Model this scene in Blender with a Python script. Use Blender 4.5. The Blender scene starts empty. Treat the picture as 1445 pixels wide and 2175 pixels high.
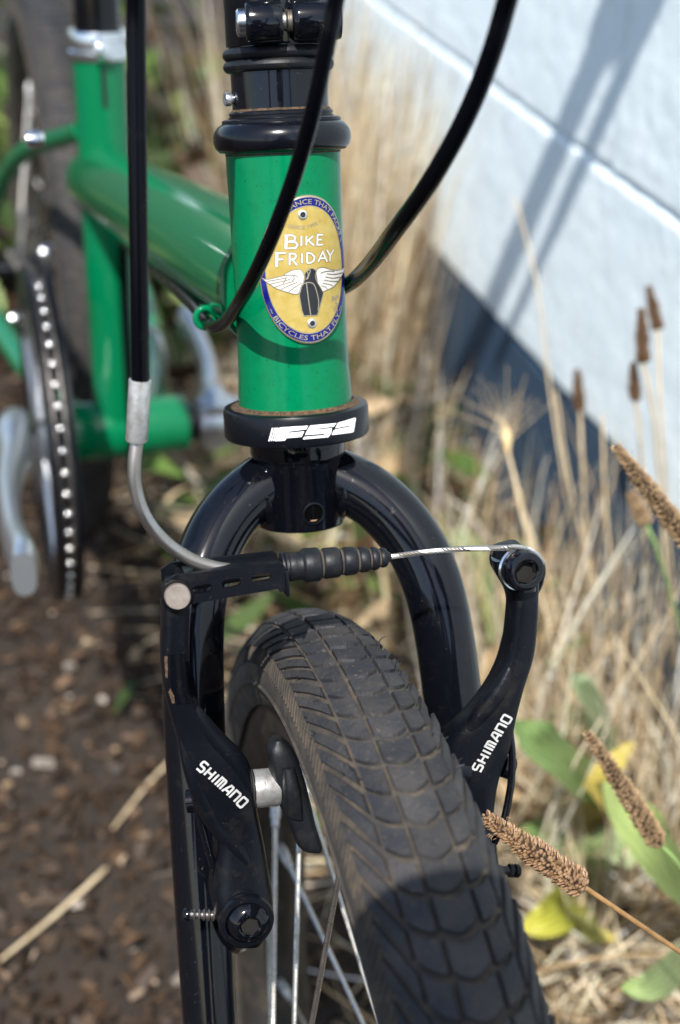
import bpy, bmesh, math, random
import numpy as np
from mathutils import Vector, Matrix
from mathutils.bvhtree import BVHTree
random.seed(7); rng = np.random.default_rng(7)
S = bpy.context.scene
COL = S.collection

# ------------------------------------------------------------------ camera, sky, sun, exposure
CAMH = 0.7265
PITCH = math.radians(31.5)
cd = bpy.data.cameras.new('camera'); cam = bpy.data.objects.new('camera', cd); COL.objects.link(cam)
cam.location = (0, 0, CAMH); cam.rotation_euler = (math.pi/2 - PITCH, 0, 0)
cd.sensor_fit = 'VERTICAL'; cd.sensor_height = 36.0; cd.sensor_width = 24.0; cd.lens = 51.0
cd.clip_start = 0.02; cd.clip_end = 500
cd.dof.use_dof = True; cd.dof.focus_distance = 0.438; cd.dof.aperture_fstop = 8.8
S.camera = cam
SUN_EL, SUN_AZ = math.radians(55), math.radians(10)          # azimuth: to the left of the viewer's back
sun_dir = Vector((-math.sin(SUN_AZ)*math.cos(SUN_EL), -math.cos(SUN_AZ)*math.cos(SUN_EL), math.sin(SUN_EL)))
W = bpy.data.worlds.new('World'); S.world = W; W.use_nodes = True
nt = W.node_tree
sky = nt.nodes.new('ShaderNodeTexSky'); sky.sky_type = 'NISHITA'; sky.sun_disc = False
sky.sun_elevation = SUN_EL; sky.sun_rotation = math.atan2(sun_dir.x, sun_dir.y)
nt.links.new(sky.outputs[0], nt.nodes['Background'].inputs[0]); nt.nodes['Background'].inputs[1].default_value = 0.135
sl = bpy.data.lights.new('sun', 'SUN'); sl.energy = 4.9; sl.angle = math.radians(0.53); sl.color = (1.0, 0.965, 0.915)
so = bpy.data.objects.new('sun', sl); COL.objects.link(so); so.location = (-1, -3, 5)
so.rotation_euler = sun_dir.to_track_quat('Z', 'Y').to_euler()
S.view_settings.view_transform = 'Standard'; S.view_settings.look = 'None'
S.view_settings.exposure = 0.66; S.view_settings.gamma = 1.0
S.cycles.use_denoising = True

# ------------------------------------------------------------------ survey: rays of the photograph and the axes of the bicycle
F = 3081.0
cR = np.array([1., 0, 0]); cF = np.array([0, math.cos(PITCH), -math.sin(PITCH)]); cU = np.array([0, math.sin(PITCH), math.cos(PITCH)])
C0 = np.array([0, 0, CAMH])
def ray(x, y): return cF + cR*(x-722.5)/F + cU*(1087.5-y)/F
def PD(x, y, dep): return C0 + ray(x, y)*dep
_r0, _r1 = ray(600, 300), ray(628, 860)
D = _r1 - _r0*(_r1@_r0)/(_r0@_r0); D /= np.linalg.norm(D)              # steering axis, downwards
A = PD(602, 340, .461)                                                # a point on it, top of the head tube
def nrm(v): v = np.asarray(v, float); return v/np.linalg.norm(v)
a0 = nrm(cR - D*(cR@D)); f0 = np.cross(a0, D); f0 = -f0 if f0[1] > 0 else f0
dl = -.221
KX = a0*math.cos(dl) + f0*math.sin(dl); KF = f0*math.cos(dl) - a0*math.sin(dl)   # fork: lateral and forward
KY, KZ = -KF, -D
def K(x, y, z): return A + KX*x + KY*y + KZ*z                          # fork coordinates -> place
def PKl(px, py, Y):
    r = ray(px, py); t = ((A-C0)@KY + Y)/(r@KY); q = C0 + r*t - A
    return np.array([q@KX, q@KY, q@KZ])
def PK(px, py, Y): return K(*PKl(px, py, Y))
TH = math.radians(16); HD = np.array([math.sin(TH), -math.cos(TH), 0])   # heading of the frame
FN = np.cross(HD, D); FN = nrm(FN); FN = FN if FN[0] > 0 else -FN
FV = np.cross(FN, -HD); FV = FV if FV[2] > 0 else -FV
def FR(x, back, up): return A + FN*x - HD*back + FV*up                 # frame coordinates -> place
def PF(px, py, X):
    r = ray(px, py); t = ((A-C0)@FN + X)/(r@FN); return C0 + r*t
def axt(y):                                                           # image height -> length down the steering axis
    lo, hi = -.4, .5
    for _ in range(40):
        m = (lo+hi)/2; p = A + D*m - C0; yy = 1087.5 - F*(p@cU)/(p@cF)
        if yy < y: lo = m
        else: hi = m
    return lo
def AX(y): return A + D*axt(y)

# ------------------------------------------------------------------ helpers: materials
MATS = {}
def mat(name, col, rough=.5, metal=0., col2=None, nscale=40., nlo=.4, nhi=.65, bump=0., bscale=300., coat=0., crough=.05, rvar=0., sheen=0., rand=0., detail=5., spec=.5, trans=0., world=False, specks=None):
    m = bpy.data.materials.new(name); m.use_nodes = True; t = m.node_tree; b = t.nodes['Principled BSDF']
    b.inputs['Base Color'].default_value = (*col, 1); b.inputs['Roughness'].default_value = rough; b.inputs['Metallic'].default_value = metal
    b.inputs['Coat Weight'].default_value = coat; b.inputs['Coat Roughness'].default_value = crough; b.inputs['Specular IOR Level'].default_value = spec
    tc = t.nodes.new('ShaderNodeTexCoord')
    src = None; vec = tc.outputs['Object']
    if world: vec = t.nodes.new('ShaderNodeNewGeometry').outputs['Position']
    if col2 is not None:
        n = t.nodes.new('ShaderNodeTexNoise'); n.inputs['Scale'].default_value = nscale; n.inputs['Detail'].default_value = detail; n.inputs['Roughness'].default_value = .62
        t.links.new(vec, n.inputs['Vector'])
        mr = t.nodes.new('ShaderNodeMapRange'); mr.inputs[1].default_value = nlo; mr.inputs[2].default_value = nhi; t.links.new(n.outputs['Fac'], mr.inputs[0])
        mx = t.nodes.new('ShaderNodeMix'); mx.data_type = 'RGBA'; mx.inputs[6].default_value = (*col, 1); mx.inputs[7].default_value = (*col2, 1)
        t.links.new(mr.outputs[0], mx.inputs[0]); src = mx.outputs[2]
        if rvar:
            ma = t.nodes.new('ShaderNodeMath'); ma.operation = 'MULTIPLY_ADD'; ma.inputs[1].default_value = rvar; ma.inputs[2].default_value = rough
            t.links.new(mr.outputs[0], ma.inputs[0]); t.links.new(ma.outputs[0], b.inputs['Roughness'])
    if specks:
        sc, lo_, hi_, c3 = specks; n3 = t.nodes.new('ShaderNodeTexNoise'); n3.inputs['Scale'].default_value = sc; n3.inputs['Detail'].default_value = 3; t.links.new(vec, n3.inputs['Vector'])
        m3 = t.nodes.new('ShaderNodeMapRange'); m3.inputs[1].default_value = lo_; m3.inputs[2].default_value = hi_; t.links.new(n3.outputs['Fac'], m3.inputs[0])
        x3 = t.nodes.new('ShaderNodeMix'); x3.data_type = 'RGBA'; x3.inputs[7].default_value = (*c3, 1); t.links.new(m3.outputs[0], x3.inputs[0])
        if src is not None: t.links.new(src, x3.inputs[6])
        else: x3.inputs[6].default_value = (*col, 1)
        src = x3.outputs[2]
    if rand:
        oi = t.nodes.new('ShaderNodeObjectInfo'); hs = t.nodes.new('ShaderNodeHueSaturation')
        mv = t.nodes.new('ShaderNodeMapRange'); mv.inputs[3].default_value = 1-rand; mv.inputs[4].default_value = 1+rand
        t.links.new(oi.outputs['Random'], mv.inputs[0]); t.links.new(mv.outputs[0], hs.inputs['Value'])
        if src is not None: t.links.new(src, hs.inputs['Color'])
        else: hs.inputs['Color'].default_value = (*col, 1)
        src = hs.outputs[0]
    if src is not None: t.links.new(src, b.inputs['Base Color'])
    if bump:
        n2 = t.nodes.new('ShaderNodeTexNoise'); n2.inputs['Scale'].default_value = bscale; n2.inputs['Detail'].default_value = 6
        t.links.new(vec, n2.inputs['Vector'])
        bp = t.nodes.new('ShaderNodeBump'); bp.inputs['Strength'].default_value = bump; bp.inputs['Distance'].default_value = .001
        t.links.new(n2.outputs['Fac'], bp.inputs['Height']); t.links.new(bp.outputs[0], b.inputs['Normal'])
    if trans: b.inputs['Transmission Weight'].default_value = trans
    MATS[name] = m; return m
def vmat(name, rough=.7, trans=.0, spec=.3):                            # colour of each piece of a scatter held as an attribute
    m = bpy.data.materials.new(name); m.use_nodes = True; t = m.node_tree; b = t.nodes['Principled BSDF']
    at = t.nodes.new('ShaderNodeAttribute'); at.attribute_name = 'tint'; b.inputs['Roughness'].default_value = rough
    b.inputs['Specular IOR Level'].default_value = spec
    t.links.new(at.outputs['Color'], b.inputs['Base Color'])
    if trans:
        tr = t.nodes.new('ShaderNodeBsdfTranslucent'); t.links.new(at.outputs['Color'], tr.inputs[0])
        mx = t.nodes.new('ShaderNodeMixShader'); mx.inputs[0].default_value = trans
        t.links.new(b.outputs[0], mx.inputs[1]); t.links.new(tr.outputs[0], mx.inputs[2]); t.links.new(mx.outputs[0], t.nodes['Material Output'].inputs[0])
    MATS[name] = m; return m

mat('green_paint', (.0002, .142, .054), .14, col2=(.0006, .118, .045), nscale=300, nlo=.5, nhi=.75, bump=.04, bscale=1400, spec=.18, specks=(1100, .66, .72, (.006, .045, .020)))
mat('green_tube', (.0003, .125, .047), .10, spec=.42, specks=(900, .70, .76, (.10, .16, .10)))
mat('black_gloss', (.0025, .003, .005), .09, col2=(.010, .009, .008), nscale=220, nlo=.6, nhi=.8, rvar=.25, spec=.45, specks=(1700, .71, .74, (.08, .07, .06)))
mat('black_satin', (.0028, .0036, .006), .32, col2=(.012, .011, .010), nscale=120, nlo=.54, nhi=.8, bump=.10, bscale=1800, rvar=.25, spec=.25, specks=(1500, .70, .74, (.05, .043, .035)))
mat('black_plastic', (.003, .0035, .006), .2, col2=(.012, .010, .008), nscale=250, nlo=.6, nhi=.8, rvar=.3, spec=.4)
mat('cup_black', (.003, .004, .0065), .32, col2=(.014, .011, .009), nscale=420, nlo=.6, nhi=.78, rvar=.35, spec=.3)
mat('housing', (.0014, .0017, .003), .22, col2=(.006, .0055, .005), nscale=150, nlo=.58, nhi=.8, rvar=.2, spec=.13)
mat('rubber', (.006, .007, .0095), .48, col2=(.022, .020, .018), nscale=180, nlo=.5, nhi=.8, bump=.1, bscale=900, spec=.3)
mat('rubber_dust', (.07, .053, .036), .9, col2=(.02, .018, .016), nscale=200)
mat('tread', (.019, .020, .024), .66, col2=(.046, .042, .039), nscale=70, nlo=.40, nhi=.70, bump=.5, bscale=700, rand=.18, spec=.33, world=True, specks=(900, .64, .70, (.075, .06, .044)))
mat('carcass', (.034, .029, .024), .92, col2=(.088, .067, .046), nscale=120, nlo=.42, nhi=.70, bump=.5, bscale=500)
mat('rim_black', (.018, .016, .014), .5, col2=(.06, .046, .03), nscale=80, nlo=.45, nhi=.75)
mat('rim_edge', (.30, .25, .19), .45, .6, col2=(.12, .1, .08), nscale=100)
mat('steel', (.60, .58, .55), .26, 1., col2=(.42, .38, .33), nscale=300, rvar=.2)
mat('noodle', (.46, .44, .42), .33, 1., col2=(.33, .29, .25), nscale=60, rvar=.2)
mat('alloy', (.56, .58, .61), .30, .9)
mat('alloy_bright', (.78, .80, .82), .2, 1.)
mat('alloy_matte', (.62, .62, .61), .42, .75, col2=(.42, .40, .37), nscale=350, bump=.1, bscale=1200)
mat('pin', (.36, .31, .27), .55, .55, col2=(.24, .2, .17), nscale=300)
mat('hole_shade', (.002, .002, .002), .9, spec=.0)
mat('socket_dark', (.014, .013, .012), .75, 0., spec=.2)  # near-black, non-metal colour inside the bolt sockets
mat('dirt', (.16, .088, .04), .95, col2=(.035, .025, .016), nscale=900, nlo=.35, nhi=.6, bump=.8, bscale=2500)
mat('white_print', (.50, .50, .495), .5, col2=(.36, .36, .35), nscale=300)
mat('worn_print', (.82, .82, .81), .45, col2=(.10, .075, .05), nscale=420, nlo=.62, nhi=.66)
mat('badge_gold', (.37, .27, .062), .34, .1, col2=(.42, .325, .105), nscale=300, spec=.3)
mat('badge_blue', (.004, .006, .12), .2, spec=.4)
mat('badge_metal', (.52, .44, .31), .35, .85)
mat('badge_grey', (.30, .25, .17), .45, .5)
mat('badge_white', (.56, .545, .50), .35)
mat('badge_black', (.008, .008, .009), .3, coat=.3)
mat('wall_paint', (.80, .885, .905), .65, col2=(.745, .845, .88), nscale=11, nlo=.35, nhi=.7, bump=1.0, bscale=75, specks=(26, .64, .72, (.71, .79, .81)))
mat('plinth_paint', (.017, .048, .092), .75, col2=(.03, .06, .10), nscale=9, bump=.5, bscale=80)
mat('chain_metal', (.20, .18, .17), .4, .9)
mat('rivet', (.8, .78, .76), .2, 1.)
mat('soil', (.030, .020, .013), .95, col2=(.012, .008, .005), nscale=35, nlo=.35, nhi=.7, bump=.8, bscale=120)
mat('stem_brown', (.30, .17, .065), .6, col2=(.2, .11, .04), nscale=200)
mat('stem_straw', (.60, .49, .32), .65, col2=(.44, .33, .19), nscale=60)
mat('stem_green', (.20, .30, .09), .6)
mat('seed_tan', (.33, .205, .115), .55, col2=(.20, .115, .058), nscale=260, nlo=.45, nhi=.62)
mat('seed_gold', (.38, .26, .145), .55, col2=(.22, .14, .07), nscale=260, nlo=.45, nhi=.62)
mat('seed_core', (.03, .017, .009), .95)  # near-black core colours in the shaded gaps between florets
mat('seed_dark', (.11, .055, .022), .8, col2=(.18, .10, .045), nscale=250)
mat('awn', (.62, .46, .24), .6)
vmat('litter', .62, spec=.28); vmat('straw', .6, .42); vmat('foliage', .5, .24, .3); vmat('cloth', .9)

# ------------------------------------------------------------------ helpers: meshes
ORG = {}
def part(name, VF, m, parent=None, smooth=True, kind=None, label=None, origin=None):
    V, Fc = VF; V = np.asarray(V, float).reshape(-1, 3)
    o_ = ORG[parent.name] if parent is not None else (np.asarray(origin, float) if origin is not None else np.array([V[:, 0].mean(), V[:, 1].mean(), V[:, 2].min()]))
    me = bpy.data.meshes.new(name); me.from_pydata((V-o_).tolist(), [], [list(map(int, q)) for q in Fc]); me.update()
    o = bpy.data.objects.new(name, me); COL.objects.link(o); me.materials.append(MATS[m])
    if smooth:
        me.polygons.foreach_set('use_smooth', [True]*len(me.polygons))
        try: me.set_sharp_from_angle(angle=math.radians(40))
        except Exception: pass
    if parent is not None: o.parent = parent
    else: o.location = o_
    ORG[o.name] = o_
    if kind: o['kind'] = kind
    if label: o['label'] = label
    return o
def inst(src, Mw, parent, name=None):                                  # a copy that shares the mesh; Mw is its motion in the place
    o = src.copy(); COL.objects.link(o); o.parent = parent
    O = Matrix.Translation(Vector(ORG[parent.name]))
    o.matrix_basis = O.inverted() @ Mw @ O
    ORG[o.name] = ORG[parent.name]; return o
def empty(name, loc, label, cat, group=None):
    o = bpy.data.objects.new(name, None); COL.objects.link(o); o.location = loc; o.empty_display_size = .05
    ORG[o.name] = np.asarray(loc, float); o['label'] = label; o['category'] = cat
    if group: o['group'] = group
    return o
def tag(o, label, cat, group=None, kind=None):
    if label: o['label'] = label
    if cat: o['category'] = cat
    if group: o['group'] = group
    if kind: o['kind'] = kind
    return o
def join(*vfs):
    V, Fc, n = [], [], 0
    for v, f in vfs:
        v = np.asarray(v, float).reshape(-1, 3); V.append(v); Fc += [[i+n for i in q] for q in f]; n += len(v)
    return np.concatenate(V), Fc
def spline(pts, n=8):
    P = [np.asarray(p, float) for p in pts]
    if len(P) < 3: return np.array([P[0] + (P[-1]-P[0])*i/n for i in range(n+1)])
    Q = [2*P[0]-P[1]] + P + [2*P[-1]-P[-2]]; out = []
    for i in range(1, len(Q)-2):
        p0, p1, p2, p3 = Q[i-1], Q[i], Q[i+1], Q[i+2]
        for k in range(n):
            t = k/n; out.append(.5*((2*p1)+(-p0+p2)*t+(2*p0-5*p1+4*p2-p3)*t*t+(-p0+3*p1-3*p2+p3)*t**3))
    out.append(P[-1]); return np.array(out)
def frames(P):
    T = np.gradient(P, axis=0); T /= np.linalg.norm(T, axis=1)[:, None]
    u = np.cross(T[0], [0.13, .97, .2]); u = nrm(u); U = []
    for t in T:
        u = nrm(u - t*(u@t)); U.append(u)
    U = np.array(U); return T, U, np.cross(T, U)
def tube(P, r, seg=20, caps=True):
    P = np.asarray(P, float); r = np.broadcast_to(np.asarray(r, float), (len(P),)); T, U, B = frames(P)
    a = np.linspace(0, 2*math.pi, seg, endpoint=False)
    V = (P[:, None] + r[:, None, None]*(np.cos(a)[None, :, None]*U[:, None]+np.sin(a)[None, :, None]*B[:, None])).reshape(-1, 3)
    Fc = [[i*seg+j, i*seg+(j+1) % seg, (i+1)*seg+(j+1) % seg, (i+1)*seg+j] for i in range(len(P)-1) for j in range(seg)]
    if caps: Fc += [list(range(seg))[::-1], list(range((len(P)-1)*seg, len(P)*seg))]
    return V, Fc
def rod(p, q, r, seg=20, r2=None):
    p, q = np.asarray(p, float), np.asarray(q, float); return tube(np.array([p, (p+q)/2, q]), [r, ((r2 or r)+r)/2, r2 or r], seg)
def lathe(prof, org, axis, seg=48, ref=None):
    """prof: (radius, distance along axis); a radius of 0 closes the end"""
    ax = nrm(axis); u = nrm(np.cross(ax, [0.31, .2, .9] if ref is None else ref)); b = np.cross(ax, u); a = np.linspace(0, 2*math.pi, seg, endpoint=False)
    ring = np.cos(a)[:, None]*u + np.sin(a)[:, None]*b
    V = np.concatenate([np.asarray(org) + ax*z + ring*max(r, 1e-6) for r, z in prof])
    Fc = [[i*seg+j, i*seg+(j+1) % seg, (i+1)*seg+(j+1) % seg, (i+1)*seg+j] for i in range(len(prof)-1) for j in range(seg)]
    return V, Fc
def loft(L, R, th, depth_axis, n=5, e=.62, seg=20, off=None):
    """body between two edge lines with a rounded section; th: thickness along depth_axis"""
    Ls, Rs = spline(L, n), spline(R, n); T = spline([[t, 0, 0] for t in th], n)[:, 0]
    O_ = spline([[t, 0, 0] for t in (off if off is not None else [0]*len(th))], n)[:, 0]
    a = np.linspace(0, 2*math.pi, seg, endpoint=False); ca, sa = np.cos(a), np.sin(a)
    ce, se = np.sign(ca)*np.abs(ca)**e, np.sign(sa)*np.abs(sa)**e; V = []
    for l, r, t, o in zip(Ls, Rs, T, O_):
        c = (l+r)/2 + depth_axis*o; V.append(c + ce[:, None]*(r-l)/2 + se[:, None]*depth_axis*t/2)
    N = len(Ls); V = np.concatenate(V)
    Fc = [[i*seg+j, i*seg+(j+1) % seg, (i+1)*seg+(j+1) % seg, (i+1)*seg+j] for i in range(N-1) for j in range(seg)]
    Fc += [list(range(seg))[::-1], list(range((N-1)*seg, N*seg))]
    return V, Fc
def bm_out(bm):
    bm.verts.index_update(); V = np.array([v.co[:] for v in bm.verts]); Fc = [[v.index for v in f.verts] for f in bm.faces]; bm.free(); return V, Fc
def box(sx, sy, sz, bev=0., seg=2):
    bm = bmesh.new(); bmesh.ops.create_cube(bm, size=1); bmesh.ops.scale(bm, vec=(sx, sy, sz), verts=bm.verts)
    if bev: bmesh.ops.bevel(bm, geom=bm.edges[:], offset=bev, segments=seg, affect='EDGES', profile=.5)
    return bm_out(bm)
def plate(outer, holes, th, bev=0.):
    """flat plate in 2-D with holes, extruded to th (z from 0 to -th)"""
    bm = bmesh.new()
    for loop in [outer]+list(holes):
        vs = [bm.verts.new((x, y, 0)) for x, y in loop]
        for i in range(len(vs)): bm.edges.new((vs[i], vs[(i+1) % len(vs)]))
    bmesh.ops.triangle_fill(bm, use_beauty=True, edges=bm.edges[:])
    r = bmesh.ops.extrude_face_region(bm, geom=bm.faces[:])
    bmesh.ops.translate(bm, vec=(0, 0, -th), verts=[g for g in r['geom'] if isinstance(g, bmesh.types.BMVert)])
    bmesh.ops.recalc_face_normals(bm, faces=bm.faces)
    return bm_out(bm)
def flat(poly, maxe):
    """filled polygon cut fine enough to wrap round a curve"""
    bm = bmesh.new(); vs = [bm.verts.new((x, y, 0)) for x, y in poly]
    for i in range(len(vs)): bm.edges.new((vs[i], vs[(i+1) % len(vs)]))
    bmesh.ops.triangle_fill(bm, use_beauty=True, edges=bm.edges[:])
    for _ in range(5):
        es = [e for e in bm.edges if e.calc_length() > maxe]
        if not es: break
        bmesh.ops.subdivide_edges(bm, edges=es, cuts=1); bmesh.ops.triangulate(bm, faces=bm.faces[:])
    bmesh.ops.recalc_face_normals(bm, faces=bm.faces)
    if bm.faces and sum(f.normal.z for f in bm.faces) < 0: bmesh.ops.reverse_faces(bm, faces=bm.faces)
    V, Fc = bm_out(bm); return V[:, :2], Fc
def resample(P, maxe):
    P = np.asarray(P, float); out = [P[0]]
    for p, q in zip(P[:-1], P[1:]):
        n = max(1, int(math.ceil(np.linalg.norm(q-p)/maxe)))
        for k in range(1, n+1): out.append(p+(q-p)*k/n)
    return np.array(out)
def stroke(P, w, maxe=1e9, w2=None):
    """ribbon of width w along a 2-D polyline, mitred"""
    P = resample(P, maxe); n = len(P); ws = np.linspace(w, w2 if w2 else w, n)
    sg = P[1:]-P[:-1]; sg = sg/np.maximum(np.linalg.norm(sg, axis=1), 1e-12)[:, None]; V = []
    for i in range(n):
        t0 = sg[max(i-1, 0)]; t1 = sg[min(i, n-2)]; t = t0+t1; l = np.linalg.norm(t); t = t1 if l < 1e-6 else t/l
        m = 1/max(.45, t@t1); nn = np.array([-t[1], t[0]])
        e = np.zeros(2)
        if i == 0: e = -t1*w*.0
        V += [P[i]+nn*ws[i]/2*m+e, P[i]-nn*ws[i]/2*m+e]
    Fc = [[2*i, 2*i+1, 2*i+3, 2*i+2] for i in range(n-1)]
    return np.array(V), Fc
def rotM(axis, ang, about):
    return Matrix.Translation(Vector(about)) @ Matrix.Rotation(ang, 4, Vector(axis)) @ Matrix.Translation(-Vector(about))
GL = {  # plain stroke letters on a unit square
 'S': [[(1, 1), (.12, 1), (0, .9), (0, .6), (.12, .5), (.88, .5), (1, .4), (1, .1), (.88, 0), (0, 0)]],
 'H': [[(0, 0), (0, 1)], [(1, 0), (1, 1)], [(0, .5), (1, .5)]], 'I': [[(.5, 0), (.5, 1)]],
 'M': [[(0, 0), (0, 1), (.86, 1), (1, .88), (1, 0)], [(.5, 1), (.5, 0)]],
 'A': [[(0, 0), (.0, .12), (.45, 1), (.88, 1), (1, .9), (1, 0)], [(.25, .36), (1, .36)]],
 'N': [[(0, 0), (0, 1), (.86, 1), (1, .88), (1, 0)]],
 'O': [[(.12, 0), (0, .1), (0, .9), (.12, 1), (.88, 1), (1, .9), (1, .1), (.88, 0), (.12, 0)]],
 'B': [[(0, 0), (.05, 1)], [(-.1, 1), (.55, 1), (.78, .85), (.7, .62), (.15, .52)], [(.15, .52), (.8, .48), (.95, .28), (.8, .05), (-.05, 0)]],
 'K': [[(0, 0), (0, 1)], [(.75, 1), (.03, .42)], [(.2, .55), (.85, 0)]], 'E': [[(.75, 1), (.05, 1), (0, 0), (.75, .02)], [(.05, .5), (.6, .52)]],
 'F': [[(0, 0), (.05, 1)], [(-.15, 1), (.95, 1)], [(.05, .52), (.7, .55)]], 'R': [[(0, 0), (0, 1), (.55, 1), (.75, .8), (.55, .55), (.03, .48)], [(.3, .5), (.85, 0)]],
 'D': [[(0, 0), (0, 1), (.5, .95), (.85, .6), (.75, .2), (.4, 0), (0, 0)]], 'a': [[(0, 0), (.45, 1), (.9, 0)], [(.18, .36), (.72, .36)]],
 'Y': [[(0, 1), (.42, .5), (.85, 1)], [(.42, .5), (.4, 0)]],
}
def text_mesh(s, size=1.0, bold=0.0):
    c = bpy.data.curves.new('letters', 'FONT'); c.body = s; c.size = size; c.align_x = 'CENTER'; c.offset = bold; c.resolution_u = 2
    o = bpy.data.objects.new('letters', c); COL.objects.link(o); bpy.context.view_layer.update()
    me = bpy.data.meshes.new_from_object(o.evaluated_get(bpy.context.evaluated_depsgraph_get()))
    V = np.array([v.co[:2] for v in me.vertices]).reshape(-1, 2); Fc = [list(p.vertices) for p in me.polygons]
    bpy.data.objects.remove(o); bpy.data.curves.remove(c); bpy.data.meshes.remove(me); return V, Fc

# ------------------------------------------------------------------ setting: ground and wall
def graded(lo, hi, step, far):
    c = list(np.arange(lo, hi+1e-9, step)); s = step; x = hi; y = lo; R, L = [], []
    while x < far: s *= 1.5; x += s; y -= s; R.append(x); L.append(y)
    return np.array(L[::-1]+c+R)
def hnoise(x, y):
    return (np.sin(x*7.1+1.3)*np.cos(y*6.3+.4)*.008 + np.sin(x*19+y*13)*.004 + np.sin(x*41-y*37+2)*.0025 + np.sin(x*83+y*71)*.0015)
gx, gy = graded(-1.6, 1.2, .02, 150), graded(-.2, 2.8, .02, 150)
XX, YY = np.meshgrid(gx, gy); near = (np.abs(XX) < 3) & (np.abs(YY) < 4)
ZZ = np.where(near, hnoise(XX, YY)+rng.normal(0, .0022, XX.shape), 0) - .006
nx, ny = len(gx), len(gy)
GF = [[j*nx+i, j*nx+i+1, (j+1)*nx+i+1, (j+1)*nx+i] for j in range(ny-1) for i in range(nx-1)]
tag(part('ground', (np.stack([XX, YY, ZZ], -1).reshape(-1, 3), GF), 'soil', origin=(0, 0, 0)), 'dark brown bare soil under the bicycle', None, kind='structure')

WT = math.radians(15.7); WN = np.array([math.cos(WT), math.sin(WT), 0]); WD = np.array([-math.sin(WT), math.cos(WT), 0]); WW = .45
def WL(al, off, z): return WD*al + WN*(WW+off) + np.array([0, 0, z])
wall = empty('masonry_wall', WL(.9, .1, 0), 'pale blue painted block wall with a dark blue band at its foot', 'wall')
WB = np.stack([WD, WN, [0, 0, 1]], 1)
BL, BH = .398, .194
nu, nv = 84, 48; bmV = []
from mathutils import noise as mnoise
wob = lambda x, sd: .0035*mnoise.noise((x*22, sd, 0))+.0022*mnoise.noise((x*70, sd*3, 5))
for j in range(nv+1):
    v0 = j/nv; v0 = .5-.5*math.cos(math.pi*v0)
    for i in range(nu+1):
        x = (i/nu-.5)*(BL-.0006); z = (v0-.5)*(BH-.0006); et, eb = BH/2-z, z+BH/2; y = 0.
        rt, rb = max(.002, .0075+wob(x, 1.)), max(.002, .0055+wob(x, 4.))
        if et < rt: y += rt*(1-math.sqrt(max(0., 1-((rt-et)/rt)**2)))
        if eb < rb: y += rb*(1-math.sqrt(max(0., 1-((rb-eb)/rb)**2)))
        y += .00055*mnoise.noise((x*26, z*26, 3))+.0004*mnoise.noise((x*75, z*75, 8))
        bmV.append((x, -.095+y, z))
bmF = [[j*(nu+1)+i, j*(nu+1)+i+1, (j+1)*(nu+1)+i+1, (j+1)*(nu+1)+i] for j in range(nv) for i in range(nu)]
q0 = len(bmV); bmV += [(sx*(BL-.0006)/2, .095, sz*(BH-.0006)/2) for sz in (-1, 1) for sx in (-1, 1)]
c00, c10, c01, c11 = 0, nu, nv*(nu+1), nv*(nu+1)+nu
bmF += [[q0, q0+2, q0+3, q0+1], [c00, q0, q0+1, c10], [c11, q0+3, q0+2, c01], [c01, q0+2, q0, c00], [c10, q0+1, q0+3, c11]]
bmV = np.array(bmV)
first = None
for c in range(10):
    z = .205 + BH*(c+.5)
    for k in range(-4, 3):
        al = .70 + BL*(k+.5+(.5 if c % 2 else 0))
        ce = WL(al, .095, z)
        if first is None:
            first = part('block', (bmV@WB.T + ce, bmF), 'wall_paint', wall); c0 = ce
        else: inst(first, Matrix.Translation(Vector(ce-c0)), wall)
def wbox(al0, al1, o0, o1, z0, z1, bev=.002):
    v, f = box(al1-al0, o1-o0, z1-z0, bev); return v@WB.T + WL((al0+al1)/2, (o0+o1)/2, (z0+z1)/2), f
part('mortar_core', wbox(-.75, 1.85, .007, .18, .205, 2.12), 'wall_paint', wall)
# the dark band: its painted upper edge is a little uneven
na = 90; pv = []
for i in range(na+1):
    al = -.8 + 2.69*i/na; zt = .204 + .0022*math.sin(al*23)+.0015*math.sin(al*61+1)
    pv += [WL(al, .002, -.05), WL(al, .002, zt-.004), WL(al, .006, zt), WL(al, .18, zt)]
part('foundation_band', (np.array(pv), [[4*i+k, 4*i+4+k, 4*i+5+k, 4*i+1+k] for i in range(na) for k in range(3)]), 'plinth_paint', wall)

# ------------------------------------------------------------------ the bicycle
bike = empty('bicycle', (*(A[:2]), 0), 'green folding bicycle with black fork leaning beside the pale blue wall', 'bicycle')

# head tube, headset and handlepost: all turned about the steering axis
t_ = lambda y: axt(y)
HT0, HT1 = t_(322), t_(866)
head = part('head_tube', lathe([(.0180, HT0-.002), (.0182, HT0), (.0182, HT0+.004), (.0180, HT0+.02), (.0180, HT1-.025), (.0182, HT1-.014), (.0187, HT1-.006), (.0187, HT1+.002), (.0150, HT1+.002)], A, D, 96), 'green_paint', bike)
u0, u1 = t_(262), t_(322)
part('headset_cup', lathe([(.0125, u0-.0005), (.0188, u0-.0004), (.0203, u0+.0006), (.0214, u0+.0022), (.0218, u0+.0036), (.0218, u1-.0034), (.0213, u1-.0016), (.0199, u1-.0002), (.0183, u1), (.0170, u1)], A, D, 96), 'black_plastic', bike, label='rounded upper headset cup')
b0, b1 = t_(858), t_(924)
cup = part('headset_cup', lathe([(.0172, b0+.0002), (.0230, b0), (.0237, b0+.0003), (.02405, b0+.0012), (.02405, b1-.0012), (.0235, b1-.0004), (.0175, b1+.0006), (.0160, b1+.0008)], A, D, 96), 'cup_black', bike, label='lower headset cup with white lettering')
part('grime', lathe([(.0186, b0-.0011), (.0191, b0-.0004), (.0198, b0-.00005), (.0214, b0-.00001)], A, D, 96), 'dirt', cup)
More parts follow.
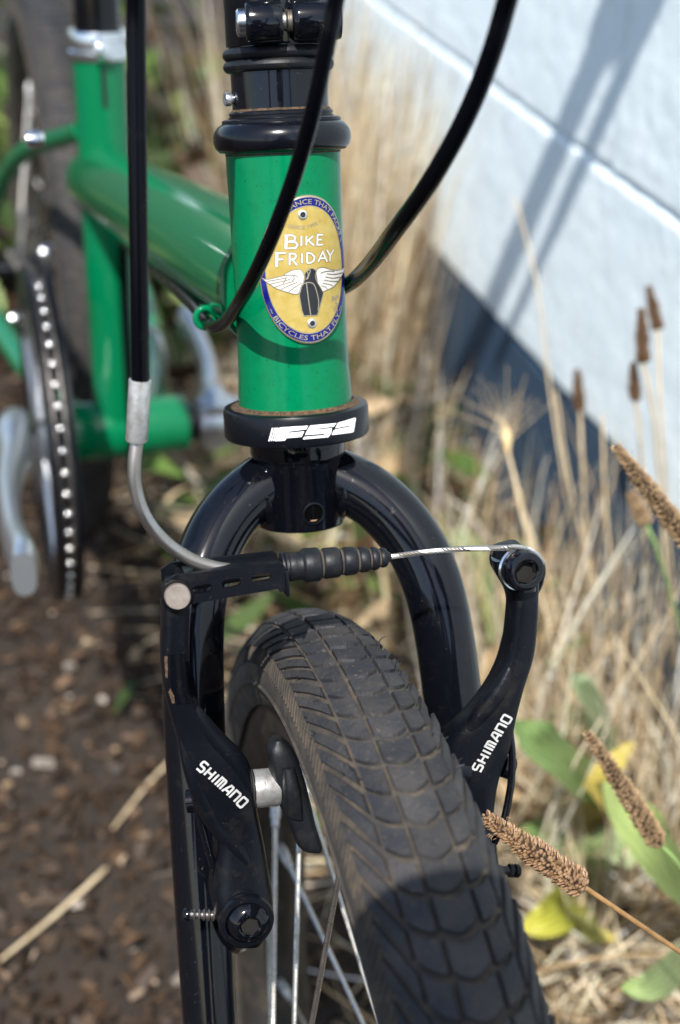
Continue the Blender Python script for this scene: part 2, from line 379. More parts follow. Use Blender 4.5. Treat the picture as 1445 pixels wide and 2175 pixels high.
part('grime', lathe([(.01835, u1+.0002), (.01838, u1+.0006), (.0181, u1+.0008)], A, D, 80), 'dirt', bike)
r0_, r1_, r2_ = t_(236), t_(251), t_(263)
part('spacer_ring', lathe([(.0150, r0_), (.0161, r0_), (.0164, r0_+.0003), (.0164, r0_+.001), (.0160, r0_+.0011), (.0160, r0_+.0014), (.0166, r0_+.0015), (.0166, r1_)], A, D, 80), 'cup_black', bike)
part('spacer_ring', lathe([(.0150, r1_-.0002), (.0182, r1_), (.0188, r1_+.0004), (.0188, r2_-.0002)], A, D, 80), 'cup_black', bike)
part('rust_line', lathe([(.01535, r0_-.0008), (.0157, r0_-.0002), (.0161, r0_-.0001)], A, D, 64), 'dirt', bike)
P0, P1 = t_(98), t_(238)
post = part('handlepost', lathe([(.0152, P1), (.0152, P0-.002), (.0150, -.515), (.0, -.515)][::-1], A, D, 72), 'black_gloss', bike)
sl0 = t_(99)
part('clamp_sleeve', lathe([(.0150, sl0-.0002), (.0159, sl0), (.0161, sl0-.0006), (.0161, sl0-.07), (.0155, sl0-.0706)], A, D, 72), 'black_gloss', post)
for yy in (115, 140):
    tt = t_(yy); part('rubber_band', lathe([(.0155+.0019*math.cos(q)*1.0, tt+.0019*math.sin(q)) for q in np.linspace(0, 2*math.pi, 14)], A, D, 72), 'rubber', bike)
# pinch clamp: two ears, a slit between them and a socket bolt
eax = nrm(KX*.97 + KF*.10)
def ear(p0, p1, r, nm='clamp_ear'):
    p0, p1 = np.asarray(p0), np.asarray(p1); L_ = np.linalg.norm(p1-p0); ax = nrm(p1-p0)
    return part(nm, lathe([(0, 0), (r*.86, 0), (r*.96, L_*.04), (r, L_*.12), (r, L_*.9), (r*.95, L_*.98), (r*.8, L_), (0, L_)], p0, ax, 40), 'black_gloss', post)
ec = PD(562, 47, .432)
ear(ec-eax*.0058, ec+eax*.0052, .0060)
e2 = PD(665, 42, .434); ear(e2-eax*.0062, e2+eax*.0085, .0060)
for cc, hw in ((ec, .0058), (e2, .0072)):
    bv, bf = box(hw*2, .016, .0125, .003, 3); Bs = np.stack([eax, np.cross(KZ, eax), KZ], 1)
    part('ear_web', (bv@Bs.T + cc + np.cross(KZ, eax)*.008, bf), 'black_gloss', post)
bolt = part('clamp_bolt', rod(ec, e2, .0026, 16), 'steel', post)
bh = ec - eax*.0058 - KF*.0
part('bolt_head', lathe([(.0020, -.0004), (.0022, -.0022), (.0034, -.0026), (.0041, -.0020), (.0042, 0)], bh, eax, 32), 'alloy_bright', post)
part('bolt_socket', lathe([(0, -.0012), (.0021, -.0012), (.0021, -.0023)], bh, eax, 6), 'socket_dark', post)
for k in range(5):
    q = ec + (e2-ec)*(.47+.045*k); part('bolt_thread', lathe([(.0026, -.0006), (.0034, 0), (.0026, .0006)], q, eax, 20), 'steel', post)
sp = PD(484, 211, .452); part('side_screw', lathe([(0, -.0008), (.0010, -.0010), (.0019, -.0010), (.0021, -.0006), (.0021, .0008), (.0015, .0010), (.0015, .003)], sp, nrm(KX+KY*.2), 24), 'alloy', post)
# handlebar, grips and brake levers (above the frame; they throw the streaks of shade on the wall)
bt = -.492; bc = A + D*bt
bar = part('handlebar', tube(spline([bc-KX*.24, bc-KX*.1, bc, bc+KX*.1, bc+KX*.235], 6), .0155, 20), 'black_satin', bike)
for s in (-1, 1):
    g0, g1 = bc+KX*s*.160, bc+KX*s*.236
    part('grip', tube(np.linspace(g0, g1, 8), [.0165, .016, .0165, .016, .0165, .016, .0165, .0172], 20), 'rubber', bar)
    part('lever_perch', loft([bc+KX*s*.148-KF*.014, bc+KX*s*.150+KF*.02, bc+KX*s*.152+KF*.058], [bc+KX*s*.176-KF*.014, bc+KX*s*.190+KF*.02, bc+KX*s*.186+KF*.058], [.036, .032, .024], KZ), 'black_satin', bar)
    part('brake_lever', tube(spline([bc+KX*s*.165+KF*.05, bc+KX*s*.19+KF*.056-KZ*.004, bc+KX*s*.215+KF*.058-KZ*.01, bc+KX*s*.232+KF*.052-KZ*.014], 6), .006, 12), 'black_satin', bar)
    part('housing_end', tube(spline([bc+KX*s*.165+KF*.056, bc+KX*s*.11+KF*.060, bc+KX*s*.055+KF*.064], 6), [.0095]*7+[.0075]*6, 12), 'housing', bar)

# frame tubes
NB = lambda back, up, X=0.: FR(X, back, up)
mt0, mt1 = NB(-.004, -.0425), NB(.465, -.156)
part('main_tube', tube(np.linspace(mt0, mt1, 8), np.linspace(.0215, .0215, 8), 64), 'green_tube', bike)
SB, ST = NB(.419, -.311), PF(209, 86, 0.)
seat = part('seat_tube', tube(np.linspace(SB, ST, 8), .0160, 48), 'green_tube', bike)
sax = nrm(ST-SB)
part('seat_post', tube(np.linspace(ST-sax*.02, ST+sax*.30, 5), .0136, 32), 'black_gloss', bike)
part('seat_clamp', lathe([(.0145, .006), (.0172, .006), (.0178, .0045), (.0178, .0015), (.0166, .0005), (.0164, -.0045), (.0178, -.0055), (.0178, -.009), (.0172, -.010), (.0160, -.010)], ST, sax, 48), 'alloy_bright', bike)
bv, bf = box(.010, .007, .011, .0025, 3)
part('clamp_lug', (bv@np.stack([FN, -HD, sax], 1).T + ST + HD*.0185 - sax*.002, bf), 'alloy_bright', bike)
part('slot', rod(ST+HD*.0157-sax*.012, ST+HD*.0159-sax*.034, .0016, 10), 'badge_black', seat)
sd_ = ST+sax*.30
part('saddle', loft([sd_+HD*.16-FN*.012, sd_+HD*.08-FN*.022, sd_-FN*.035, sd_-HD*.07-FN*.07, sd_-HD*.11-FN*.06], [sd_+HD*.16+FN*.012, sd_+HD*.08+FN*.022, sd_+FN*.035, sd_-HD*.07+FN*.07, sd_-HD*.11+FN*.06], [.02, .03, .035, .04, .03], np.array([0, 0, 1.])), 'black_satin', bike)
BBc = SB
bb = part('bottom_bracket_shell', lathe([(0, -.036), (.0185, -.036), (.0192, -.035), (.0192, .043), (.0185, .044), (0, .044)], BBc, FN, 48), 'green_tube', bike)
part('axle_collar', lathe([(.0, .044), (.013, .044), (.013, .051), (.0, .051)], BBc, FN, 28), 'black_plastic', bb)
part('axle_collar', lathe([(.0, -.044), (.015, -.044), (.015, -.036), (.0, -.036)], BBc, FN, 28), 'black_plastic', bb)
RAX = NB(.80, -.344)
for s in (-1, 1):
    part('chain_stay', tube(spline([BBc+FN*s*.022-HD*.012, NB(.52, -.326, s*.040), NB(.68, -.34, s*.062), RAX+FN*s*.066], 6), [.0105]*7+[.009]*6+[.0078]*6, 20), 'green_tube', bike)
    part('seat_stay', tube(spline([ST-sax*.052+FN*s*.012, NB(.58, -.175, s*.042), NB(.69, -.258, s*.060), RAX+FN*s*.066], 6), .0064, 18), 'green_tube', bike)
p = PF(75, 297, -.058); part('cable_stop', lathe([(0, -.004), (.0036, -.004), (.0042, 0), (.0036, .004), (0, .004)], p, FN, 20), 'alloy_bright', bike)
p = PF(100, 537, -.02); part('rack_bolt', lathe([(0, -.006), (.0055, -.005), (.007, 0), (.0055, .005), (0, .006)], p, FN, 20), 'alloy', bike)
p = PF(32, 677, -.055); part('rack_bolt', lathe([(0, -.004), (.004, -.003), (.0046, 0), (.004, .003), (0, .004)], p, FN, 20), 'alloy_bright', bike)
# black strip and cable loop that show by the seat tube
part('seat_tube_strip', tube(spline([SB+sax*t_c+HD*h_c+FN*.005 for t_c, h_c in ((.135, .026), (.10, .019), (.05, .019), (.0, .022), (-.03, .018))], 8), .0030, 12), 'housing', bike, label='thin black line down the seat tube')  # black tube laid as a dark line along the seat tube
part('loop_cable', tube(spline([PF(300, 690, .03), PF(335, 715, .036), PF(349, 775, .04), PF(338, 835, .04), PF(318, 870, .034)], 8), .0024, 12), 'alloy_matte', bike, label='pale grey cable loop above the bottom bracket')

# crankset and chain
CRX = -.047; CC = BBc + FN*CRX
def ringpt(r, ang, x=0.): return CC + FN*x + (HD*math.cos(ang)+FV*math.sin(ang))*r
nT = 52; prof_o = []
for k in range(nT):
    for fr, rr in ((0, .1015), (.25, .1015), (.42, .1065), (.58, .1065), (.75, .1015)):
        prof_o.append(((k+fr)/nT*2*math.pi, rr))
ol = [(r*math.cos(q), r*math.sin(q)) for q, r in prof_o]
il = [(.083*math.cos(q), .083*math.sin(q)) for q in np.linspace(0, 2*math.pi, 48, endpoint=False)]
cv, cf = plate(ol, [il], .003)
ring = part('chainring', (np.array([CC + HD*v[0] + FV*v[1] + FN*(v[2]+.0015) for v in cv]), cf), 'black_satin', bike)
part('chain_guard', lathe([(.108, -.0075), (.1105, -.007), (.1105, -.0045), (.108, -.004), (.088, -.0045), (.088, -.0075), (.108, -.0075)], CC, FN, 72), 'black_satin', bike)
part('chain_guard', lathe([(.106, .0055), (.1095, .006), (.1095, .0085), (.106, .009), (.088, .009), (.088, .0055), (.106, .0055)], CC, FN, 72), 'black_satin', bike)
for k in range(5):
    q = k*2*math.pi/5+.3
    part('spider_arm', loft([CC+FN*-.004+HD*math.cos(q-.5)*.02+FV*math.sin(q-.5)*.02, ringpt(.09, q-.09, -.004)], [CC+FN*-.004+HD*math.cos(q+.5)*.02+FV*math.sin(q+.5)*.02, ringpt(.09, q+.09, -.004)], [.008, .005], FN), 'alloy', ring)
chain = part('chain', rod(ringpt(.104, 1.5, .0), ringpt(.104, 1.6, .0), .0022, 6), 'chain_metal', bike)
lk = None; pit = .0127/.104
def link_mesh():
    fr_ = []
    for sx in (-1, 1):
        ol2 = [(.0127*.5*i_+.0042*math.cos(q), .0042*math.sin(q)) for i_, q in [(1, x) for x in np.linspace(-math.pi/2, math.pi/2, 7)] + [(-1, x) for x in np.linspace(math.pi/2, 3*math.pi/2, 7)]]
        v, f = plate(ol2, [], .001); fr_.append((np.array([[p_[0], p_[1], p_[2]+.0005+sx*.0032] for p_ in v]), f))
    for i_ in (-1, 1):
        fr_.append(lathe([(0, -.0042), (.0019, -.0042), (.0021, -.0036), (.0021, .0036), (.0019, .0042), (0, .0042)], (.0127*.5*i_, 0, 0), (0, 0, 1), 10))
    return join(*fr_)
lV, lF = link_mesh()
LB = lambda tg, ou: np.stack([tg, ou, FN], 1)
def place_link(pos, tang, first):
    ou = np.cross(FN, tang); Bm = LB(tang, ou)
    if first is None:
        return part('chain_link', (lV@Bm.T + pos, lF), 'chain_metal', chain), Bm, pos
    s, B0, p0 = first
    R_ = Matrix((Bm@B0.T).tolist()).to_4x4()
    inst(s, Matrix.Translation(Vector(pos)) @ R_ @ Matrix.Translation(-Vector(p0)), chain); return first
fst = None
for k in range(26):
    q = 1.55 - k*pit
    fst = place_link(ringpt(.104, q), -HD*math.sin(q)+FV*math.cos(q), fst)
ctop = ringpt(.104, 1.55); tdir = nrm(RAX + FN*-.047 + FV*.03 - ctop)
for k in range(1, 20): fst = place_link(ctop + tdir*.0127*k, -tdir, fst)
cbot = ringpt(.104, 1.55-25*pit); tdir = nrm(RAX + FN*-.047 - FV*.06 - cbot)
for k in range(1, 16): fst = place_link(cbot + tdir*.0127*k, tdir, fst)
rv = lathe([(0, 0), (.0024, 0), (.0024, .0006), (0, .0012)], (0, 0, 0), (0, 0, 1), 10)
for k in range(26):
    q = 1.55 - (k+.5)*pit; o_ = ringpt(.104, q)
    rad = HD*math.cos(q)+FV*math.sin(q)
    part('roller', lathe([(.0027*math.sin(w), -.0027*math.cos(w)) for w in np.linspace(0, math.pi, 9)], o_+rad*.0032, FN, 14), 'rivet', chain)
def crank(px_end, X0, X1, nm):
    c_ = BBc + FN*X0; e_ = PF(px_end[0], px_end[1], X1); w_ = nrm(np.cross(FN, nrm(e_-c_)))
    mid = [c_ + (e_-c_)*f_ + FN*(o_) for f_, o_ in ((-.08, (X1-X0)*.1), (.06, (X1-X0)*.2), (.22, (X1-X0)*.25), (.5, (X1-X0)*.45), (.82, (X1-X0)*.3), (1.0, 0.), (1.07, 0.))]
    wd = [.016, .019, .014, .0115, .011, .0135, .011]
    o = part(nm, loft([m_-w_*w2 for m_, w2 in zip(mid, wd)], [m_+w_*w2 for m_, w2 in zip(mid, wd)], [.020, .024, .018, .013, .012, .014, .012], FN, e=.75), 'alloy', bike)
    part('pedal_axle', lathe([(0, -.0075), (.005, -.0075), (.007, -.006), (.007, .006), (.005, .0075), (0, .0075)], e_, FN, 24), 'alloy_bright', o); return o
crank((50, 1195), -.066, -.082, 'crank_arm')
lc = crank((398, 690), .062, .078, 'crank_arm')
part('crank_boss', lathe([(0, -.012), (.0155, -.012), (.0165, -.010), (.0165, .012), (.014, .015), (0, .015)], BBc+FN*.065, FN, 32), 'alloy', lc)

# fork
Lpx = [(575, 1022), (525, 1045), (470, 1095), (428, 1165), (406, 1240), (399, 1330), (401, 1420)]
Rpx = [(718, 1015), (775, 1038), (832, 1088), (880, 1160), (913, 1240), (935, 1325), (950, 1410)]
Ys = [0, -.003, -.008, -.013, -.018, -.022, -.026]
leg = []
for l_, r_, y_ in zip(Lpx, Rpx, Ys):
    pl, pr = PKl(*l_, y_), PKl(*r_, y_); leg.append(((pr[0]-pl[0])/2, y_, (pl[2]+pr[2])/2))
leg += [(.0465, -.036, -.235), (.048, -.050, -.312), (.0485, -.0615, -.368)]
fork = part('fork_steerer', lathe([(.0158, t_(922)), (.0158, t_(958)), (.0154, t_(966)), (.0146, t_(972)), (.01455, t_(1106)), (.0143, t_(1109)), (.0128, t_(1110)), (.0126, t_(1060)), (0, t_(1060))], A, D, 72), 'black_gloss', bike)
for s in (-1, 1):
    pts = spline([K(x*s, y, z) for x, y, z in leg], 6); N = len(pts)
    for _ in range(60): pts[1:-1] = pts[1:-1]*.5 + (pts[:-2]+pts[2:])*.25
    lg = part('fork_leg', tube(pts, np.interp(np.arange(N), [0, 20, 36, N-1], [.0102, .0102, .0099, .0082]), 32), 'black_gloss', bike)
    # weld fillet where the leg meets the steerer
    wp = [K(.0142*s*math.cos(q)+.004*s, -.0105*math.sin(q)*1.05-.001, leg[1][2]+.0115*math.cos(q*1.0)) for q in np.linspace(-.2, 6.08, 20)]
    w0 = K(.0150*s, -.0005, leg[0][2]-.004); wa = nrm(K(leg[1][0]*s, leg[1][1], leg[1][2]) - K(leg[0][0]*s, leg[0][1], leg[0][2]))
    wr = [K(.0165*s*1.0, 0, 0)*0]
    part('weld_bead', lathe([(.0100, -.0005), (.0116, .0008), (.0113, .0022), (.0102, .0034)], w0, wa, 40), 'black_gloss', lg)
    part('dropout', loft([K(.0485*s, -.054, -.360), K(.0485*s, -.052, -.388)], [K(.0485*s, -.070, -.360), K(.0485*s, -.073, -.388)], [.006, .006], KX), 'black_satin', lg)
hole = K(0.0028, -.0147, PKl(665, 1091, -.0146)[2])
hc = PK(665, 1090, -.0140)
hax = nrm(hc - (A + D*((hc-A)@D)))
hl = part('hole_disc', lathe([(0, .00035), (.0027, .00035), (.00275, .0005), (.0031, .0007), (.0032, .0005), (.0032, .0)], A + D*((hc-A)@D) + hax*.0142, hax, 32), 'hole_shade', fork)  # matte black disc on the steerer paints the shaded inside of a hole
part('hole_rim', lathe([(.0031, .0006), (.0034, .0010), (.0037, .0009), (.0038, .0003)], A + D*((hc-A)@D) + hax*.0142, hax, 32), 'cup_black', fork)  # raised ring added to draw a highlight round the hole
hb = A + D*((hc-A)@D) + hax*.01462; hs = nrm(np.cross(hax, D)); part('hole_glint', (np.array([hb+hs*.0026*math.cos(q)+D*.0026*math.sin(q) for q in np.linspace(1.0, math.pi-1.0, 9)]), [list(range(9))]), 'seed_tan', fork)  # glint on the hole's lower edge, put in as a tan sliver

# ---- wheels
def wheel(c, ax, up, fw, R, r, nm_t, nm_r, seen, hubw, phase):
    ax, up, fw = nrm(ax), nrm(up), nrm(fw)
    def T(ang, phi, rad):
        d_ = up*math.cos(ang)+fw*math.sin(ang); return c + d_*(R + rad*math.cos(phi)) + ax*rad*math.sin(phi)
    prof = [(R+r*.942*math.cos(q), r*.942*math.sin(q)) for q in np.radians(np.linspace(-126, 126, 37))]
    b_ = prof[0]
    prof = [(.2035, -.0118), (.2072, -.0125)] + [(x, z) for x, z in prof] + [(.2072, .0125), (.2035, .0118)]
    tyre = part(nm_t, lathe(prof, c, ax, 200), 'carcass', bike)
    rb = [(.2085, -.0140), (.2090, -.0128), (.2070, -.0118), (.1995, -.0118), (.197, -.0105), (.1965, 0), (.197, .0105), (.1995, .0118), (.2070, .0118), (.2090, .0128), (.2085, .0140), (.1960, .0142), (.1945, .013), (.189, .0098), (.1865, .006), (.186, 0), (.1865, -.006), (.189, -.0098), (.1945, -.013), (.1960, -.0142), (.2085, -.0140)]
    rim = part(nm_r, lathe(rb, c, ax, 160), 'rim_black', bike)
    for s in (-1, 1): part('rim_edge', lathe([(.2084, s*.01412), (.2096, s*.0138), (.2098, s*.0129), (.2090, s*.0126)], c, ax, 160), 'rim_edge', rim)
    # tread: one pitch of blocks repeated round the wheel
    pitch = 2*math.pi/136
    def block(f0, f1, g0, g1, sk0, sk1, n=3, bow=0., h=1.0):
        """f: section angle range in degrees, g: range within one pitch, sk: sweep at either side"""
        base, top, lo_ = [], [], r*.938
        V = []; 
        for k in range(n+1):
            ph = math.radians(f0+(f1-f0)*k/n); s_ = sk0+(sk1-sk0)*k/n; bw = bow*math.sin(math.pi*k/n)
            ins = .045; t = k/n; phi_t = math.radians(f0+(f1-f0)*(t*(1-.06)+.03))
            V += [T((g0+s_+bw)*pitch, ph, lo_), T((g0+ins+s_+bw)*pitch, phi_t, r*h), T((g1-ins+s_+bw)*pitch, phi_t, r*h), T((g1+s_+bw)*pitch, ph, lo_)]
        Fc = []
        for k in range(n):
            for j in range(3): Fc.append([4*k+j, 4*k+j+1, 4*k+5+j, 4*k+4+j])
        Fc += [[3, 2, 1, 0], [4*n, 4*n+1, 4*n+2, 4*n+3]]
        return np.array(V), Fc
    rows = [block(-13.6, 13.6, .07, .93, .06, -.06, 6, .26, 1.0),
            block(-34.0, -16.0, .07, .93, -.40, .10, 4, .10), block(16.0, 34.0, .07, .93, -.02, -.50, 4, .10),
            block(-62, -36.4, .14, .84, -2.3, -.45, 6, .0, .99), block(36.4, 62, .14, .84, -.45, -2.3, 6, .0, .99)]
    rest = []
    protos = [None]*len(rows)
    for k in range(136):
        ang = k*pitch; an = (ang+math.pi) % (2*math.pi)-math.pi
        vis = seen and math.radians(-20) < an < math.radians(44)
        Mr = rotM(ax, ang*SGN(ax, up, fw), c)
        for i, (V, Fc) in enumerate(rows):
            if vis:
                if protos[i] is None:
                    protos[i] = part('tread_block', (V, Fc), 'tread', tyre, smooth=False); protos[i].matrix_basis = Matrix.Translation(-Vector(ORG[bike.name])) @ Mr @ Matrix.Translation(Vector(ORG[bike.name]))
                else:
                    inst(protos[i], Mr @ rotM(ax, rng.normal(0, .0011), c) @ rotM(up, rng.normal(0, .012), T((.5)*pitch, math.radians((0, -25, 25, -49, 49)[i]), r)), tyre)
            else:
                M3 = np.array(Mr.to_3x3()); rest.append(((V-c)@M3.T + c, Fc))
    part('tread_mass', join(*rest), 'tread', tyre, smooth=False, kind='stuff')
    # fine ribs on the sidewall shoulder
    ribs = []
    for k in range(0, 420):
        q0 = k*2*math.pi/420; pts = [T(q0+.010*j, math.radians(-60-9*j), r*.948) for j in range(3)]
        ribs.append(tube(np.array(pts), .00033, 4, False)); 
    part('sidewall_ribs', join(*ribs), 'carcass', tyre, kind='stuff')
    for s in (-1, 1): part('sidewall_ridge', lathe([(R+r*.935*math.cos(q)+dx, s*(r*.935*math.sin(q)+dz)) for q, dx, dz in ((math.radians(97), 0, 0), (math.radians(99), .0, .0009), (math.radians(101), 0, .0009), (math.radians(104), 0, 0))], c, ax, 160), 'carcass', tyre)
    hub = part('hub', lathe([(0, -hubw/2), (.008, -hubw/2), (.008, -.036), (.0205, -.0335), (.0215, -.032), (.0205, -.0305), (.012, -.026), (.011, 0), (.012, .026), (.0205, .0305), (.0215, .032), (.0205, .0335), (.008, .036), (.008, hubw/2), (0, hubw/2)], c, ax, 32), 'black_satin', bike)
    for k in range(28):
        s = 1 if k % 2 else -1; q = phase + k*2*math.pi/28; tw = .62 if (k//2) % 2 else -.62
        d1 = up*math.cos(q)+fw*math.sin(q); d2 = up*math.cos(q+tw*1.9)+fw*math.sin(q+tw*1.9)
        e_ = c + d1*.1875 + ax*s*.002; h_ = c + d2*.0185 + ax*s*(.032 if (k//2) % 2 else .0335)
        sp_ = part('spoke', rod(h_, e_, .00092, 8), 'steel', rim)
        n_ = nrm(h_-e_); part('nipple', lathe([(.0021, -.003), (.0021, .010), (.0016, .0105), (.0016, .0135), (.0011, .014)], e_, n_, 10), 'alloy_matte', rim)
    return T, tyre
def SGN(ax, up, fw): return 1 if np.dot(np.cross(ax, up), fw) > 0 else -1
WR, Wr = .2163, .0207
FC = K(0, -.0625, -.3785)
FT, ftyre = wheel(FC, KX, KZ, KF, WR, Wr, 'front_tyre', 'front_rim', True, .096, .045)
hv = []
for k in range(26):                                                     # moulding whiskers on the tyre
    q = math.radians(rng.uniform(-14, 18)); ph = math.radians(rng.choice([-1, 1])*rng.uniform(33, 60)); b = FT(q, ph, Wr*.99); n_ = nrm(b-FT(q, ph, Wr*.5))
    hv.append(tube(np.array([b, b+n_*.0010+KZ*rng.normal(0, .0003), b+n_*.0020+KX*rng.normal(0, .0008)+KZ*rng.normal(0, .0008)]), [.0002, .00016, .00008], 4))
part('rubber_whiskers', join(*hv), 'rubber', ftyre, kind='stuff')
wheel(RAX, FN, FV, HD, WR, Wr, 'rear_tyre', 'rear_rim', False, .13, .1)
part('front_axle', lathe([(0, -.062), (.007, -.062), (.007, -.050), (.0045, -.050), (.0045, .050), (.007, .050), (.007, .062), (0, .062)], FC, KX, 20), 'steel', bike)

# ------------------------------------------------------------------ front brake
BY = -.066
def arm(Lp, Rp, th, off, lab):
    o = part('brake_arm', loft([PK(x, y, BY) for x, y in Lp], [PK(x, y, BY) for x, y in Rp], th, KY, 6, .6, 28, off), 'black_satin', bike, label=lab); return o
def bvh_of(o):
    me = o.data; return BVHTree.FromPolygons([v.co for v in me.vertices], [p.vertices[:] for p in me.polygons])
LA = arm([(352, 1228), (343, 1262), (342, 1330), (341, 1400), (352, 1480), (374, 1560), (398, 1640), (436, 1715), (460, 1785), (456, 1850), (450, 1905), (462, 1960), (490, 2000)],
         [(385, 1226), (402, 1262), (400, 1330), (401, 1400), (414, 1480), (466, 1556), (530, 1622), (546, 1715), (561, 1785), (572, 1850), (580, 1905), (578, 1960), (556, 2000)],
         [.006, .012, .012, .011, .011, .012, .014, .015, .016, .019, .022, .022, .016], [0, 0, 0, 0, .001, .002, .002, .003, .004, .004, .004, .004, .004], 'brake arm with an inset panel below the cable link')
pvx = PKl(525, 1948, -.08)
RA = arm([(1050, 1165), (1045, 1200), (1078, 1262), (1079, 1312), (1069, 1378), (1044, 1440), (1004, 1503), (955, 1562), (932, 1640), (925, 1740), (915, 1830), (905, 1930)],
         [(1100, 1150), (1138, 1190), (1137, 1262), (1135, 1316), (1127, 1386), (1107, 1452), (1092, 1522), (1082, 1585), (1060, 1655), (1048, 1745), (1043, 1830), (1035, 1930)],
         [.008, .011, .012, .012, .012, .012, .013, .014, .015, .017, .021, .018], [0, 0, 0, 0, 0, 0, .001, .002, .003, .004, .004, .004], 'brake arm that clamps the cable end')
def front_of(o, px, py):
    """first point of a body met by the line of sight"""
    b = bvh_of(o); O_ = Vector(ORG[o.name]); d_ = Vector(nrm(ray(px, py))); h = b.ray_cast(Vector(C0)-O_, d_)
    return (np.array(h[0]+O_), np.array(h[1])) if h[0] is not None else (None, None)
def decal(o, pieces, origin_px, u_px, hgt, nm, m, parent, lift=.00012, plane=BY-.02):
    """flat print laid on the surface of a body: pieces are 2-D meshes in (u, v); u runs along the pixel vector u_px"""
    b = bvh_of(o); O_ = Vector(ORG[o.name]); vs, fs, n = [], [], 0
    U = nrm(PK(origin_px[0]+u_px[0], origin_px[1]+u_px[1], plane) - PK(*origin_px, plane)); Vv = nrm(np.cross(KY*-1, U)); Vv = Vv if Vv@KZ > 0 else -Vv
    P0_ = PK(*origin_px, plane); dirn = Vector(nrm(ray(*origin_px)))
    for i, (V2, Fc) in enumerate(pieces):
        for p_ in V2:
            w = P0_ + U*p_[0] + Vv*p_[1]; dd = Vector(nrm(w-C0)); h = b.ray_cast(Vector(C0)-O_, dd)
            if h[0] is None: q = w
            else: q = np.array(h[0]+O_) - np.array(dd)*(lift+i*6e-6)
            vs.append(q)
        fs += [[j+n for j in q] for q in Fc]; n += len(V2)
    return part(nm, (np.array(vs), fs), m, parent, smooth=False)
def word(s, adv, gw, gh, sw, maxe=.0004):
    out = []; x = 0
    for ch in s:
        g_ = gw*(.25 if ch == 'I' else 1)
        for pl in GL[ch]: out.append(stroke([(x+px_*g_, py_*gh) for px_, py_ in pl], sw, maxe))
        x += g_+adv
    return out, x-adv
def put_word(o, start, end, gh, parent):
    pl = BY-.01; Ln = np.linalg.norm(PK(*end, pl)-PK(*start, pl)); gw = .0022; k = 6.25*gw+6*.0012; sc = Ln/k
    pcs, _ = word('SHIMANO', .0012*sc, gw*sc, gh, .00070*sc**.5)
    return decal(o, pcs, start, (end[0]-start[0], end[1]-start[1]), gh, 'lettering', 'white_print', parent, plane=pl)
put_word(LA, (418, 1632), (512, 1716), .0030, LA)
put_word(RA, (1020, 1640), (1088, 1526), .0030, RA)
# cast ridges along the arms
def ridge(o, pts, r, emb):
    P = spline([surf(o, x, y, -emb) for x, y in pts], 6); N = len(P); part('cast_ridge', tube(P, r*np.sin(np.linspace(.15, math.pi-.15, N))**.6, 16), 'black_satin', o)
# inset panel of the near arm
ip = [(350, 1392), (392, 1388), (402, 1402), (414, 1482), (408, 1494), (368, 1496), (358, 1470), (348, 1405)]
def surf(o, px, py, lift):
    q, _ = front_of(o, px, py); q = PK(px, py, BY-.006) if q is None else q
    return q - nrm(ray(px, py))*lift
ridge(LA, [(410, 1500), (452, 1562), (505, 1622), (530, 1690)], .0030, .0016)
ridge(LA, [(384, 1560), (412, 1650), (452, 1738), (505, 1800), (535, 1850)], .0030, .0018)
ridge(RA, [(1092, 1400), (1062, 1462), (1018, 1522), (985, 1568)], .0030, .0018)
def panel(o, poly, m, nm, lift, maxe=6):
    V2, Fc = flat([(x/1, -y/1) for x, y in poly], maxe); return part(nm, (np.array([surf(o, x, -y, lift) for x, y in V2]), Fc), m, o)
panel(LA, ip, 'black_gloss', 'inset_panel', .0003)
panel(LA, [(349, 1394), (356, 1393), (357, 1440), (352, 1440)], 'dirt', 'worn_edge', .00045, 5)
panel(LA, [(362, 1462), (370, 1478), (372, 1494), (366, 1494), (358, 1470)], 'dirt', 'worn_edge', .00045, 5)
def cap(o, px, r, prof, m, nm, Yp, parent, axis=None, seg=40):
    return part(nm, lathe([(a_*r, -h_) for a_, h_ in prof], PK(*px, Yp), KY if axis is None else axis, seg), m, parent)
# pivot bolt
pv_ = (530, 1950)
part('pivot_collar', lathe([(.0062, -.0005), (.0082, -.0002), (.0086, -.0012), (.0082, -.0026), (.0066, -.0028)], PK(522, 1950, BY-.0075), KY, 40), 'black_satin', LA)
pb = part('pivot_bolt', lathe([(.0068, .0), (.0068, -.0014), (.0062, -.0030), (.0046, -.0044), (.0034, -.0048), (.0030, -.0046)], PK(526, 1952, BY-.0078), KY, 40), 'black_gloss', LA)
part('bolt_socket', lathe([(.0031, -.0046), (.0029, -.0034), (0, -.0034)], PK(526, 1952, BY-.0078), KY, 6), 'socket_dark', LA)
part('fork_boss', rod(PK(525, 1950, BY+.004), PK(500, 1985, -.036), .0062, 24), 'black_satin', LA)
part('fork_boss', rod(K(.0345, BY+.004, pvx[2]), K(.044, -.036, pvx[2]), .0062, 24), 'black_satin', RA)
